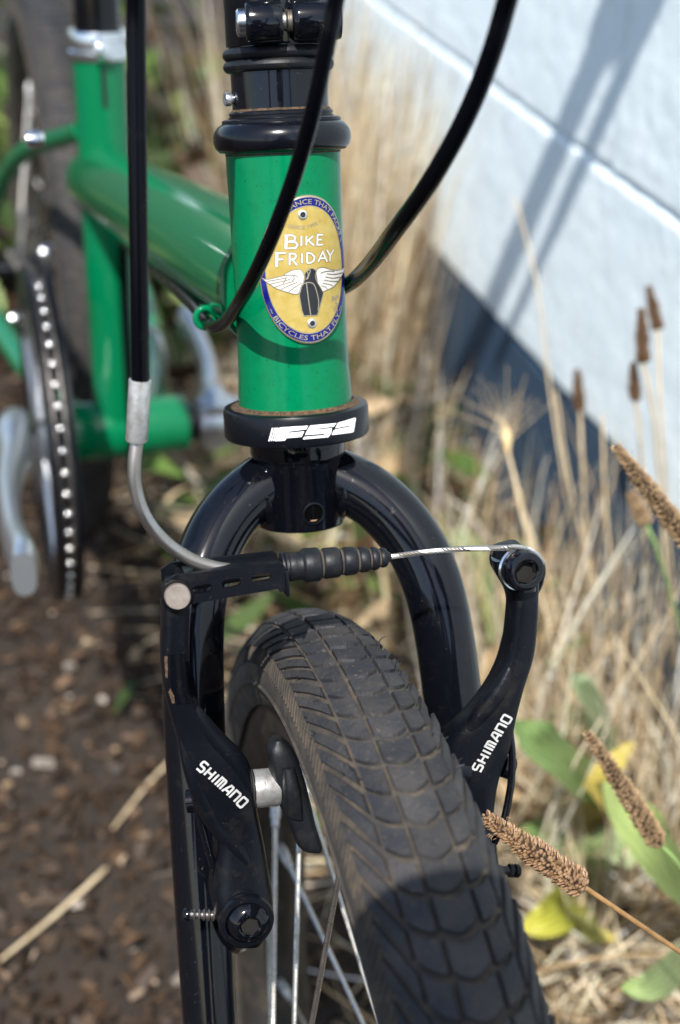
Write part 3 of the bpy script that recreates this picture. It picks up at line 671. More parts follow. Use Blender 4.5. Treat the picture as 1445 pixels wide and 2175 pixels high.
# spring and its adjusting screw
for (pp, oo) in (([(398, 1575), (404, 1640), (416, 1700), (436, 1780), (455, 1850), (462, 1900)], LA), ([(1082, 1545), (1088, 1600), (1087, 1650), (1080, 1700), (1068, 1750), (1050, 1790)], RA)):
    part('spring', tube(spline([PK(x, y, BY+.002) for x, y in pp], 5), .0012, 10), 'black_gloss', oo)
sc0, sc1 = PK(392, 1942, BY+.004), PK(466, 1944, BY+.004)
scr = part('adjust_screw', rod(sc0, sc1, .0013, 12), 'steel', LA)
part('screw_head', lathe([(0, -.0004), (.0016, -.0004), (.0021, .0002), (.0021, .0014), (.0014, .0016)], sc0, sc1-sc0, 18), 'black_gloss', LA)
for k in range(5): part('screw_thread', lathe([(.0013, -.0005), (.0019, 0), (.0013, .0005)], sc0+(sc1-sc0)*(.28+.14*k), sc1-sc0, 14), 'chain_metal', LA)
sr0, sr1 = PK(1102, 1850, BY+.004), PK(1030, 1846, BY+.004)
part('adjust_screw', rod(sr0, sr1, .0014, 12), 'black_satin', RA)
part('screw_head', lathe([(0, -.0003), (.0018, -.0003), (.0022, .0003), (.0022, .0013), (.0012, .0014), (.0012, .0020), (.0022, .0021), (.0022, .0034), (.0014, .0036)], sr0, sr1-sr0, 18), 'black_satin', RA)
# pads
def pad(s, oo):
    if s < 0:
        a_, b_ = PK(533, 1676, BY+.006), PK(600, 1670, BY+.006)
        part('pad_bolt', rod(PK(398, 1702, BY+.012), PK(455, 1696, BY+.010), .0036, 20), 'black_gloss', oo)
        part('pad_washer', lathe([(.0, .0), (.0058, 0), (.0062, .0004), (.0062, .0016), (.0, .0018)], a_-nrm(b_-a_)*.0012, b_-a_, 32), 'alloy_matte', oo)
        part('pad_spacer', lathe([(.0, .0008), (.0059, .0008), (.0059, .0080), (.0056, .0086), (.0, .0086)], a_, b_-a_, 32), 'alloy_matte', oo)
        Lp = [(580, 1568), (566, 1590), (573, 1640), (590, 1700), (610, 1745), (630, 1790), (655, 1802)]; Rp = [(598, 1566), (622, 1590), (642, 1640), (658, 1700), (668, 1745), (682, 1790), (680, 1802)]
        part('brake_pad', loft([PK(x, y, BY+.006) for x, y in Lp], [PK(x, y, BY+.006) for x, y in Rp], [.006, .010, .012, .012, .012, .011, .007], KY, 5, .65), 'rubber', oo)
        part('pad_holder', loft([PK(x, y, BY+.0035) for x, y in ((594, 1622), (596, 1670), (604, 1722))], [PK(x, y, BY+.0035) for x, y in ((622, 1618), (634, 1665), (642, 1730))], [.011, .014, .010], KY, 5, .6), 'rubber', oo)
    else:
        m_ = [K(.0225, -.052+.0*k, z) for k, z in ()]
        q = K(.0215, -.066, -.184); part('brake_pad', loft([K(.017, -.048, -.178), K(.0155, -.066, -.184), K(.017, -.086, -.187)], [K(.025, -.048, -.178), K(.026, -.066, -.184), K(.025, -.086, -.187)], [.008, .012, .008], KZ), 'rubber', oo)
        part('pad_spacer', rod(K(.026, -.066, -.184), K(.036, -.066, -.186), .0055, 20), 'black_satin', oo)
pad(-1, LA); pad(1, RA)
part('pad_bolt', rod(PK(1066, 1625, BY+.010), PK(1086, 1632, BY+.010), .0038, 16), 'black_gloss', RA)
# cable clamp bolt
cb = PK(1102, 1206, BY-.007)
cax = nrm(KY*.96 + KX*-.12)
part('clamp_washer', lathe([(.0055, 0), (.0068, -.0002), (.0070, -.0008), (.0066, -.0014), (.0050, -.0014)], cb, cax, 40), 'alloy_bright', RA)
part('clamp_bolt', lathe([(.0062, -.0012), (.0063, -.0036), (.0058, -.0050), (.0050, -.0054), (.0040, -.0054), (.0036, -.0050)], cb, cax, 40), 'black_gloss', RA)
part('bolt_socket', lathe([(.0037, -.0050), (.0036, -.0022), (0, -.0022)], cb, cax, 6), 'socket_dark', RA)
bvx = part('clamp_block', loft([PK(1046, 1190, BY-.003), PK(1052, 1215, BY-.003), PK(1072, 1250, BY-.003)], [PK(1110, 1160, BY-.003), PK(1136, 1200, BY-.003), PK(1136, 1250, BY-.003)], [.010, .010, .009], KY, 5, .8), 'black_gloss', RA)
# twisted steel cable
def strand_rope(P, R_, turns_per_m, n=6, seg=5):
    P = np.asarray(P); T_, U_, B_ = frames(P); s_ = np.concatenate([[0], np.cumsum(np.linalg.norm(np.diff(P, axis=0), axis=1))]); out = []
    for k in range(n):
        a_ = 2*math.pi*(k/n + s_*turns_per_m); out.append(tube(P + R_*.6*(np.cos(a_)[:, None]*U_+np.sin(a_)[:, None]*B_), R_*.42, seg))
    return join(*out)
wire_pts = spline([PK(815, 1185, BY), PK(900, 1173, BY-.001), PK(985, 1166, BY-.003), PK(1060, 1164, BY-.0075), PK(1105, 1163, BY-.0085), PK(1140, 1178, BY-.008), PK(1154, 1205, BY-.006), PK(1148, 1240, BY-.001), PK(1130, 1275, BY+.008)], 24)
part('brake_wire', strand_rope(wire_pts, .00085, 150, 6), 'steel', bike)
part('brake_wire', strand_rope(spline([PK(1090, 1300, BY+.010), PK(1073, 1350, BY+.009), PK(1062, 1390, BY+.008), PK(1052, 1424, BY+.008), PK(1046, 1450, BY+.009)], 14), .0009, 190), 'steel', bike)
# rubber boot
bs, be = PK(597, 1206, BY), PK(828, 1183, BY); bl = np.linalg.norm(be-bs); pxm = bl/232
pr = [(0, 0), (24, 0), (30, 1), (31, 5), (28, 7), (31, 9), (31.5, 14), (28.5, 16), (30.5, 19), (29.5, 30), (29, 42)]
for x0, x1, rr in ((46, 82, 36), (88, 124, 32.5), (131, 160, 30), (165, 187, 27), (191, 207, 25), (210, 226, 21)):
    pr += [(rr-6, x0-2), (rr-2.5, x0), (rr, x0+4), (rr*.985, x1-6), (rr-3, x1-1), (rr-7, x1+1)]
pr += [(12, 228), (10, 233), (6, 235), (0, 235)]
boot = part('cable_boot', lathe([(r_*pxm, x_*pxm) for r_, x_ in pr], bs, be-bs, 40), 'rubber', bike)
dr = []
for x_, rr in ((85, 29), (128, 27), (162.5, 24), (189, 21.5), (208.5, 19)): dr.append(lathe([(rr*pxm, (x_-2.2)*pxm), (rr*pxm*1.03, x_*pxm), (rr*pxm, (x_+2.2)*pxm)], bs, be-bs, 32))
part('groove_dust', join(*dr), 'rubber_dust', boot)
# noodle and its link
noo = spline([PD(291, 935, .402), PD(286, 985, .403), PD(288, 1035, .405), PD(306, 1092, .408), PD(345, 1145, .412), PD(400, 1185, .416), PD(460, 1206, .4195), PD(520, 1211, .422), PK(600, 1206, BY)], 8)
part('brake_noodle', tube(noo, .00195, 20), 'noodle', bike)
fer0, fer1 = PD(298, 806, .396), PD(290, 942, .402)
part('ferrule', lathe([(.0026, 0), (.00305, .0001), (.0031, .0004), (.0031, .0172), (.0029, .0176), (.0019, .0177)], fer0, fer1-fer0, 36), 'alloy_matte', bike)
lpo = [(352, 1236), (372, 1222), (600, 1196), (606, 1204), (606, 1254), (596, 1259), (590, 1251), (408, 1283), (380, 1295), (356, 1282)]
sl_h = []
for cx, cy in ((429, 1251), (491, 1239), (556, 1226)):
    sl_h.append([(cx + (13*math.copysign(1, math.cos(q)) + 8*math.cos(q)), cy - 2.2*(math.copysign(13, math.cos(q))+8*math.cos(q))/13 + 8.5*math.sin(q)) for q in np.linspace(.05, 2*math.pi+.05, 20, endpoint=False)])
def link_plate(Yp, th, holes, poly):
    q0 = [PKl(x, y, Yp) for x, y in poly]; hh = [[tuple(PKl(x, y, Yp)[[0, 2]]) for x, y in h_] for h_ in holes]
    v, f = plate([(p_[0], p_[2]) for p_ in q0], hh, th); return np.array([K(p_[0], Yp-p_[2], p_[1]) for p_ in v]), f
link = part('cable_link', link_plate(BY-.0075, .0011, sl_h, lpo), 'black_satin', bike, smooth=False)
bk = link_plate(BY-.0075, .0011, [], lpo); part('link_back_plate', (bk[0]+KY*.013, bk[1]), 'black_satin', link, smooth=False)
v, f = box(.0011, .0125, .0078, .0002); Bs = np.stack([KX, KY, KZ], 1); part('link_end_plate', (v@Bs.T + PK(603, 1228, BY-.0008), f), 'black_satin', link)
nx_ = PK(585, 1186, BY-.001); v, f = box(.028, .0124, .0009, .0002); part('link_top', (v@np.stack([nrm(PK(600, 1196, BY)-PK(372, 1222, BY)), KY, nrm(np.cross(nrm(PK(600, 1196, BY)-PK(372, 1222, BY)), KY))], 1).T + PK(492, 1203, BY-.0008), f), 'black_satin', link)
part('link_pin', lathe([(0, -.0030), (.0034, -.0030), (.0037, -.0026), (.0037, 0), (.003, .001)], PK(376, 1263, BY-.0070), KY, 36), 'pin', link)
part('pin_ring', lathe([(.0037, -.0004), (.0046, -.0008), (.0047, 0)], PK(376, 1263, BY-.0076), KY, 36), 'black_gloss', link)

# ------------------------------------------------------------------ cables
part('brake_housing', tube(spline([PD(290, -420, .335), PD(290, -200, .345), PD(289, 0, .362), PD(291, 200, .370), PD(293, 400, .377), PD(296, 620, .386), PD(298, 812, .396)], 10), .00248, 24), 'housing', bike, label='straight black brake housing')
gear = [PD(800, -420, .315), PD(752, -200, .332), PD(716, -10, .346), PD(696, 90, .352), PD(664, 240, .365), PD(628, 366, .380), PD(592, 467, .393), PD(563, 537, .406), PD(537, 592, .421), PD(516, 630, .436), PD(497, 661, .457), PD(478, 684, .476), PD(456, 694, .491), PD(438, 682, .507), PD(412, 650, .53), PD(372, 612, .575), PD(330, 578, .64), PD(280, 530, .74), PD(235, 470, .86)]
part('gear_housing', tube(spline(gear, 10), np.linspace(.0021, .0023, 181), 24), 'housing', bike, label='black gear housing crossing the head tube')
part('gear_housing', tube(spline([PD(1180, -420, .30), PD(1135, -200, .312), PD(1078, 0, .333), PD(1052, 90, .340), PD(1016, 190, .350), PD(968, 292, .361), PD(906, 398, .377), PD(838, 492, .402), PD(785, 562, .435), PD(742, 603, .478), PD(700, 622, .515), PD(650, 635, .55), PF(560, 600, .028), PF(400, 545, .028)], 10), .0025, 24), 'housing', bike, label='black housing arching in front of the wall')
gl = PD(437, 675, .506)
ga, gb = nrm(np.cross(nrm(mt1-mt0), FN)), FN
gdir = nrm(PD(412, 650, .53) - PD(456, 695, .487)); gu = nrm(np.cross(gdir, [0, 0, 1.])); gw = np.cross(gu, gdir)
part('cable_guide', tube(np.array([gl + gu*.0034*math.cos(q) + gw*.0034*math.sin(q) for q in np.linspace(0, 2*math.pi, 29)]), .00115, 12), 'green_paint', bike)
part('guide_stalk', rod(PD(446, 660, .506), PD(470, 640, .515), .0018, 12), 'green_paint', bike)

# ------------------------------------------------------------------ head badge and lettering
hf = nrm(HD - D*(HD@D)); BR = .0180
def on_tube(px, py, off=0.):
    r = nrm(ray(px, py)); o = C0-A; rp = r-D*(r@D); op = o-D*(o@D)
    a_, b_, c_ = rp@rp, 2*rp@op, op@op-(BR+off)**2; t = (-b_-math.sqrt(max(0, b_*b_-4*a_*c_)))/(2*a_)
    q = C0+r*t-A; w = q-D*(q@D); return math.atan2(w@FN, w@hf)*BR, -(q@D)
bu, bv0 = on_tube(640, 571); btop, bbot = on_tube(655, 413), on_tube(670, 729)
bl_, br_ = on_tube(551, 590, .001), on_tube(731, 566, .001)
bu = bl_[0] + min(.0172, (br_[0]-bl_[0])/2); bv0 = (btop[1]+bbot[1])/2; BA, BB_ = min(.0172, (br_[0]-bl_[0])/2), (btop[1]-bbot[1])/2
tilt = math.radians(-2.0)
def BPm(u, v, off):
    uu, vv = u*math.cos(tilt)-v*math.sin(tilt), u*math.sin(tilt)+v*math.cos(tilt)
    q = (bu+uu)/BR; return A - D*(bv0+vv) + (hf*math.cos(q)+FN*math.sin(q))*(BR+off)
def zb(x, y):                                                          # tracing units -> badge plane
    u, v = on_tube(480+x/3.75, 380+y/3.75, .0012); u -= bu; v -= bv0
    return u*math.cos(-tilt)-v*math.sin(-tilt), u*math.sin(-tilt)+v*math.cos(-tilt)
def ell(e0, e1, off, n=8, m=96, off0=None):
    V = [BPm(BA*e*math.cos(q), BB_*e*math.sin(q), off) for e in np.linspace(e0, e1, n) for q in np.linspace(0, 2*math.pi, m, endpoint=False)]
    return np.array(V), [[i*m+j, i*m+(j+1) % m, (i+1)*m+(j+1) % m, (i+1)*m+j][::-1] for i in range(n-1) for j in range(m)]
m_ = 96
edge = [BPm(BA*e*math.cos(q), BB_*e*math.sin(q), o_) for e, o_ in ((1.0, -.0003), (1.0, .0008), (.99, .0011), (.97, .0012)) for q in np.linspace(0, 2*math.pi, m_, endpoint=False)]
edf = [[i*m_+j, i*m_+(j+1) % m_, (i+1)*m_+(j+1) % m_, (i+1)*m_+j][::-1] for i in range(3) for j in range(m_)]
pv2, pf2 = ell(.01, .97, .0012, 10)
badge = part('head_badge', join((np.array(edge), edf), (pv2, pf2)), 'badge_metal', bike, label='oval gold and blue enamel badge with winged emblem')
part('enamel_ring', ell(.86, .965, .00126, 4), 'badge_blue', badge)
part('enamel_field', ell(.01, .845, .00126, 12), 'badge_gold', badge)
def on_badge(nm, pieces, m, off, st=4e-6):
    vs, fs, n = [], [], 0
    for i, (V2, Fc) in enumerate(pieces):
        vs += [BPm(u, v, off+i*st) for u, v in V2]; fs += [[j+n for j in q] for q in Fc]; n += len(V2)
    return part(nm, (np.array(vs), fs), m, badge, smooth=False)
def zpoly(pts, maxe=.0012): return flat([zb(*p_) for p_ in pts], maxe)
def zstroke(pts, w, sm=True): 
    P = np.array([zb(*p_) for p_ in pts]); P = spline(np.c_[P, np.zeros(len(P))], 6)[:, :2] if sm and len(P) > 2 else P
    return stroke(P, w, .0006)
LET = [('B', 478, 450, 575, 555), ('I', 590, 455, 612, 535), ('K', 640, 455, 710, 530), ('E', 725, 445, 785, 525), ('F', 405, 590, 480, 700), ('R', 508, 595, 578, 688), ('I', 595, 595, 617, 672), ('D', 645, 590, 715, 668), ('a', 732, 580, 812, 662), ('Y', 800, 565, 862, 658)]
o1, o2 = [], []
for ch, x0, y0, x1, y1 in LET:
    for pl in GL[ch]:
        P = [zb(x0+(x1-x0)*px_, y1+(y0-y1)*py_) for px_, py_ in pl]
        thick = (ch in 'BF') and pl is GL[ch][0]
        o1.append(stroke(P, .00120 if thick else .00086, .0005)); o2.append(stroke(P, .00086 if thick else .00050, .0005))
on_badge('letter_outline', o1, 'badge_grey', .00130); on_badge('lettering', o2, 'badge_white', .00138)
wl = [(290, 790), (330, 800), (400, 785), (455, 770), (490, 745), (540, 725), (590, 722), (612, 745), (622, 780), (615, 830), (600, 850), (585, 900), (560, 918), (500, 905), (440, 885), (400, 870), (360, 845), (325, 820)]
wr_ = [(715, 745), (730, 715), (770, 705), (830, 720), (880, 728), (940, 717), (925, 760), (900, 800), (880, 830), (850, 860), (800, 885), (770, 895), (755, 870), (725, 820), (712, 780)]
on_badge('wings', [zpoly(wl), zpoly(wr_)], 'badge_white', .00136)
wlines = [wl+[wl[0]], wr_+[wr_[0]], [(330, 815), (420, 800), (490, 785)], [(355, 838), (430, 820), (510, 800)], [(390, 862), (460, 838), (540, 815)], [(440, 880), (500, 850), (570, 822)], [(500, 900), (545, 865), (600, 830)], [(450, 772), (520, 765), (575, 775)], [(480, 790), (470, 815), (455, 830)], [(530, 760), (545, 790), (530, 812)],
          [(925, 745), (860, 760), (800, 755)], [(905, 780), (850, 790), (790, 780)], [(885, 815), (840, 815), (775, 805)], [(850, 850), (820, 840), (765, 830)], [(805, 880), (790, 860), (755, 850)], [(860, 735), (800, 735), (750, 750)]]
on_badge('feather_lines', [zstroke(l_, .00026) for l_ in wlines], 'badge_metal', .00142)
body = [(640, 735), (665, 715), (690, 712), (715, 730), (720, 770), (730, 830), (775, 905), (740, 1040), (725, 1085), (620, 1090), (605, 1050), (585, 930), (590, 870), (610, 835), (630, 800), (625, 760)]
on_badge('emblem_body', [zpoly(body)], 'badge_black', .00137)
on_badge('emblem_lines', [zstroke([(640, 825), (655, 950), (675, 1090)], .0003), zstroke([(590, 905), (605, 850), (640, 826), (690, 832), (716, 880), (736, 970), (733, 1050)], .0003), zstroke([(640, 800), (655, 760), (645, 735), (670, 725), (660, 765), (648, 800)], .0003), zstroke(body+[body[0]], .00022, False)], 'badge_metal', .00144)
def ring_text(s, mid, span, e, h, inward, nm, m='badge_metal'):
    V, Fc = text_mesh(s, 1.0, .012); w = V[:, 0].max()-V[:, 0].min(); q = np.linspace(mid-span/2, mid+span/2, 200)
    X, Y = BA*e*np.cos(q), BB_*e*np.sin(q); sl_ = np.concatenate([[0], np.cumsum(np.hypot(np.diff(X), np.diff(Y)))]); sgn = -1 if not inward else 1
    out = []
    for x, y in V:
        f_ = (x-V[:, 0].min())/w; f_ = 1-f_ if not inward else f_
        qq = np.interp(f_*sl_[-1], sl_, q); nx2, ny2 = np.cos(qq)/BA, np.sin(qq)/BB_; l_ = math.hypot(nx2, ny2); k_ = (y-.35)*h/.7*(-1 if inward else 1)
        out.append((BA*e*np.cos(qq)+nx2/l_*k_, BB_*e*np.sin(qq)+ny2/l_*k_))
    return on_badge(nm, [(np.array(out), Fc)], m, .00134)
ring_text('~ PERFORMANCE THAT PACKS ~', math.pi/2, math.radians(134), .912, .00145, False, 'ring_lettering')
ring_text('~ BICYCLES THAT FLY ~', math.radians(-90), math.radians(112), .912, .00145, True, 'ring_lettering')
def line_text(s, pts, h, nm, m):
    V, Fc = text_mesh(s, 1.0, .02); C_ = spline([(*zb(*p_), 0) for p_ in pts], 20)[:, :2]; sl_ = np.concatenate([[0], np.cumsum(np.linalg.norm(np.diff(C_, axis=0), axis=1))])
    x0, w = V[:, 0].min(), V[:, 0].max()-V[:, 0].min(); out = []
    for x, y in V:
        s_ = (x-x0)/w*sl_[-1]; p_ = np.array([np.interp(s_, sl_, C_[:, 0]), np.interp(s_, sl_, C_[:, 1])]); t2 = np.array([np.interp(s_+1e-4, sl_, C_[:, 0]), np.interp(s_+1e-4, sl_, C_[:, 1])])-np.array([np.interp(s_-1e-4, sl_, C_[:, 0]), np.interp(s_-1e-4, sl_, C_[:, 1])]); t2 /= np.linalg.norm(t2)
        out.append(p_+np.array([-t2[1], t2[0]])*(y-.35)*h/.7)
    return on_badge(nm, [(np.array(out), Fc)], m, .00132)
line_text('~ SINCE 1992 ~', [(455, 357), (530, 380), (610, 386), (690, 370), (758, 325)], .0011, 'date_lettering', 'badge_grey')
on_badge('maker_mark', [zstroke([(845, 930), (850, 970), (862, 940), (872, 965), (885, 930)], .00045), zstroke([(870, 985), (885, 1000), (865, 1040), (890, 1050)], .0005), zstroke([(885, 925), (895, 945)], .0004)], 'badge_grey', .00132)
for cx, cy in ((610, 285), (685, 1150)):
    u_, v_ = zb(cx, cy); c_ = BPm(u_, v_, .0012); n_ = nrm(c_ - (A + D*((c_-A)@D)))
    part('badge_screw', lathe([(.00155, -.0001), (.0015, .0003), (.0011, .0006), (.00085, .0006)], c_, n_, 24), 'alloy_matte', badge)
    part('screw_socket', lathe([(.00088, .00055), (0, .0005)], c_, n_, 6), 'badge_black', badge)
# lettering on the lower headset cup
def fz(pts): return [(480+x/3.803, 820+y/3.803) for x, y in pts]
FS = [[(372, 339), (386, 338), (357, 445), (343, 445)], [(394, 337), (405, 336), (374, 443), (364, 444)], [(412, 335), (421, 335), (392, 443), (381, 443)],
      [(448, 333), (665, 320), (650, 350), (508, 368), (504, 378), (634, 366), (612, 411), (492, 420), (476, 441), (398, 445), (425, 340)],
      [(684, 318), (895, 299), (872, 328), (730, 345), (727, 353), (858, 340), (850, 388), (826, 414), (622, 431), (632, 410), (794, 397), (800, 385), (638, 396), (666, 342)],
      [(905, 297), (1045, 254), (1052, 262), (1034, 368), (1020, 376), (856, 396), (868, 362), (885, 350), (1000, 327), (1003, 318), (884, 341)]]
for poly in FS: panel(cup, fz(poly), 'worn_print', 'lettering', .00012, 4)

# ------------------------------------------------------------------ plants, litter and soil crumbs
def tinted(name, V, Fq, Cv, m, kind=None, label=None, parent=None, smooth=True, origin=None):
    o = part(name, (V, Fq), m, parent, smooth=smooth, kind=kind, origin=origin)
    at = o.data.color_attributes.new('tint', 'FLOAT_COLOR', 'POINT'); c4 = np.ones((len(V), 4)); c4[:, :3] = Cv; at.data.foreach_set('color', c4.ravel())
    if label: o['label'] = label
    return o
def blades(base, tip, width, bend, cols, k=6, curl=0.):
    """flat grass blades from base to tip, bent sideways; one colour each"""
    n = len(base); t = np.linspace(0, 1, k+1); side = rng.normal(size=(n, 3)); ax = tip-base; L_ = np.linalg.norm(ax, axis=1, keepdims=True); ax = ax/L_
    b1 = np.cross(ax, side); b1 /= np.linalg.norm(b1, axis=1, keepdims=True); wv = np.cross(ax, b1)
    P = base[:, None]+(tip-base)[:, None]*t[None, :, None] + b1[:, None]*(np.sin(math.pi*t*(1+curl))*1.0)[None, :, None]*(bend[:, None, None]*L_[:, None])
    ww = width[:, None]*(1-.8*t[None]**2)
    V = np.stack([P-wv[:, None]*ww[..., None]/2, P+wv[:, None]*ww[..., None]/2], 2).reshape(-1, 3)
    idx = np.arange(n)[:, None]*(2*(k+1)) + np.arange(k)[None]*2
    Fq = np.stack([idx, idx+1, idx+3, idx+2], -1).reshape(-1, 4)
    return V, Fq.tolist(), np.repeat(cols, 2*(k+1), 0)
def pal(n, colors, jit=.2):
    c = np.array(colors)[rng.integers(0, len(colors), n)]; return np.clip(c*(1+rng.normal(0, jit, (n, 1))), .003, .9)
STRAW = [(.76, .62, .42), (.82, .71, .52), (.66, .50, .31), (.48, .34, .18), (.84, .77, .64), (.32, .21, .11)]
BROWN = [(.056, .032, .017), (.034, .019, .010), (.076, .045, .025), (.020, .012, .007), (.11, .068, .040), (.050, .036, .027)]
GREEN = [(.055, .10, .018), (.09, .15, .03), (.035, .065, .013), (.13, .18, .045), (.06, .09, .028)]
def ground_pts(n, al0, al1, d0, d1):                                   # strip along the wall foot: distance d out from the wall
    al, dd = rng.uniform(al0, al1, n), rng.uniform(d0, d1, n)
    return np.stack([WD[0]*al+WN[0]*(WW-dd), WD[1]*al+WN[1]*(WW-dd), np.zeros(n)], 1)
# soil crumbs and wood chips
n = 36000
def chips(n, pts, size, cols, flatn=.35):
    cube = np.array([[x, y, z] for x in (-1, 1) for y in (-1, 1) for z in (-1, 1)])*.5
    s = size[:, None]*np.stack([rng.uniform(.6, 1.9, n), rng.uniform(.35, .9, n), rng.uniform(.15, flatn+.2, n)], 1)
    a_, b_, g_ = rng.uniform(0, 6.28, n), rng.normal(0, .45, n), rng.normal(0, .45, n)
    V = cube[None]*s[:, None]*(1+rng.normal(0, .18, (n, 8, 3)))
    def rot(V, i, j, q): c, s_ = np.cos(q)[:, None], np.sin(q)[:, None]; vi, vj = V[..., i].copy(), V[..., j].copy(); V[..., i] = vi*c-vj*s_; V[..., j] = vi*s_+vj*c
    rot(V, 0, 2, b_); rot(V, 1, 2, g_); rot(V, 0, 1, a_)
    V = V + pts[:, None]; q = np.array([[0, 1, 3, 2], [4, 6, 7, 5], [0, 4, 5, 1], [2, 3, 7, 6], [0, 2, 6, 4], [1, 5, 7, 3]])
    return V.reshape(-1, 3), (np.arange(n)[:, None, None]*8+q[None]).reshape(-1, 4).tolist(), np.repeat(cols, 8, 0)
px_ = rng.uniform(-1.0, .5, n); py_ = rng.uniform(.35, 2.4, n); pts = np.stack([px_, py_, hnoise(px_, py_)], 1)
cols = pal(n, BROWN[:4]*2+[(.034, .021, .012)]*6+BROWN[4:], .25); li = rng.random(n) < .045; cols[li] = pal(li.sum(), [(.27, .20, .14), (.30, .26, .22), (.22, .15, .09)])
tag(tinted('wood_chips', *chips(n, pts, np.minimum(rng.gamma(2.0, .0019, n)+.0019, .010), cols), 'litter', smooth=False, origin=(0, 0, 0)), 'brown wood chips and crumbs strewn over the bare soil', None, kind='stuff')
# loose straw lying on the ground by the wall
n = 4600; b = ground_pts(n, .3, 1.5, .0, .25); b[:, 2] = rng.uniform(.004, .035, n); q = rng.uniform(0, 6.28, n); L_ = rng.uniform(.03, .16, n)
tp = b + np.stack([np.cos(q)*L_, np.sin(q)*L_, rng.uniform(-.01, .05, n)], 1); tp[:, 2] = np.maximum(tp[:, 2], .004)
tag(tinted('fallen_straw', *blades(b, tp, rng.uniform(.001, .0032, n), rng.normal(0, .16, n), pal(n, STRAW[:5]*2+BROWN[:3])), 'straw', origin=(0, 0, 0)), 'loose fallen straw lying along the wall foot', None, kind='stuff')
# standing dry grass against the wall, far clump
def dry(name, n, al0, al1, d0, d1, h0, h1, lean, lab, wid=(.0012, .0035), cols=STRAW, bd=.07):
    b = ground_pts(n, al0, al1, d0, d1); h = rng.uniform(h0, h1, n)
    tp = b + np.stack([rng.normal(lean[0], .16, n)*h, rng.normal(lean[1], .16, n)*h, h], 1)
    pen = tp@WN - (WW-.004); tp -= WN[None]*np.maximum(pen, 0)[:, None]
    return tag(tinted(name, *blades(b, tp, rng.uniform(*wid, n), np.abs(rng.normal(0, bd, n)), pal(n, cols, .22), 7), 'straw', origin=(0, 0, 0)), lab, None, kind='stuff')
dry('dry_grass', 1900, 1.24, 1.72, .0, .13, .05, .42, (.05, -.10), 'tall bleached dry grass standing against the far wall', (.0012, .0042), STRAW)
dry('dry_grass', 1100, 1.0, 1.32, .03, .22, .02, .17, (.05, -.1), 'short dry grass below the dark blue band', (.0010, .0028), bd=.14)
dry('dry_grass', 620, .56, .90, .01, .16, .03, .26, (.0, -.05), 'pale dry grass stalks rising beside the front wheel', (.0010, .0028), bd=.2)
# leafy weeds: a mass behind the head tube and low leaves among the straw
def leafmass(name, n, cx, sx, cy, sy, h, size, cols, lab, xmax=9., zmax=9.):
    px_, py_ = rng.normal(cx, sx, n), rng.normal(cy, sy, n); z = np.abs(rng.normal(0, h, n))+.005
    k = (px_*WN[0]+py_*WN[1] < WW-.03) & (px_ < xmax) & (z < zmax); px_, py_, z = px_[k], py_[k], z[k]; n = len(z)
    b = np.stack([px_, py_, z], 1); q = rng.uniform(0, 6.28, n); L_ = rng.uniform(.5, 1.3, n)*size; tp = b+np.stack([np.cos(q)*L_, np.sin(q)*L_, rng.normal(.1, .4, n)*L_], 1)
    V, Fq, C = blades(b, tp, L_*rng.uniform(.35, .6, n), rng.normal(0, .18, n), pal(n, cols, .25), 4)
    # leaf outline: pinch the base as well as the tip
    V = V.reshape(n, 5, 2, 3); mid = V.mean(2, keepdims=True); prof = np.array([.15, .85, 1., .85, .35])[None, :, None, None]; V = (mid+(V-mid)*prof).reshape(-1, 3)
    return tag(tinted(name, V, Fq, C, 'foliage', origin=(0, 0, 0)), lab, None, kind='stuff')
leafmass('weeds', 2600, -.22, .26, 1.85, .25, .12, .06, GREEN*4+BROWN*2+BROWN[3:4], 'low green and brown weeds behind the frame', -.07, .30)
leafmass('weeds', 800, .06, .09, 1.15, .2, .05, .05, GREEN+STRAW[2:4]+BROWN[:3], 'small green weeds on the ground under the fork', zmax=.11)
leafmass('dead_leaves', 1600, -.40, .5, 1.30, .5, .005, .014, BROWN*2+STRAW[3:4], 'curled dead leaves scattered over the soil')

def leaf(base, mid, tip, wid, cols, nrm_=None, fold=.12, nseg=12, wave=.0, m=6):
    C_ = spline([base, mid, tip], nseg//2); N = len(C_); T_ = np.gradient(C_, axis=0); T_ /= np.linalg.norm(T_, axis=1)[:, None]
    up = np.array([0, -.55, .8]) if nrm_ is None else np.asarray(nrm_, float); V, Cv = [], []
    for i in range(N):
        t = i/(N-1); w = wid*(math.sin(math.pi*min(1, t**.75*.97+.02))**.8)*.5 + .0006
        s = nrm(np.cross(T_[i], up)); u2 = np.cross(s, T_[i])
        for j in range(-m, m+1):
            x = j/m; z = fold*abs(x)*w + wave*w*math.sin(t*17+x*3) - .035*w*(1+math.cos(x*math.pi*4))*.5
            V.append(C_[i]+s*x*w+u2*z); k_ = 1.35 if abs(x) < .1 else 1.0+.22*math.cos(x*math.pi*6)+.10*math.sin(t*23+x*9); Cv.append(np.array(cols[0])*(1-t)*k_+np.array(cols[1])*t*k_)
    M = 2*m+1; return np.array(V), [[i*M+j, i*M+j+1, (i+1)*M+j+1, (i+1)*M+j] for i in range(N-1) for j in range(M-1)], np.clip(np.array(Cv), 0, 1)
LG, DG, YL, PG = (.24, .33, .11), (.14, .22, .075), (.46, .36, .09), (.30, .35, .19)
def rosette(base, lab, leaves):
    e = empty('plantain_plant', base, lab, 'plant', 'plantain plants by the wall'); 
    for (m_, t_p, w, c) in leaves:
        V, Fq, C = leaf(np.asarray(base)+np.array([0, 0, .004]), m_, t_p, w*.86, c, wave=.13, fold=.3); tinted('leaf', V, Fq, C, 'foliage', parent=e)
    return e
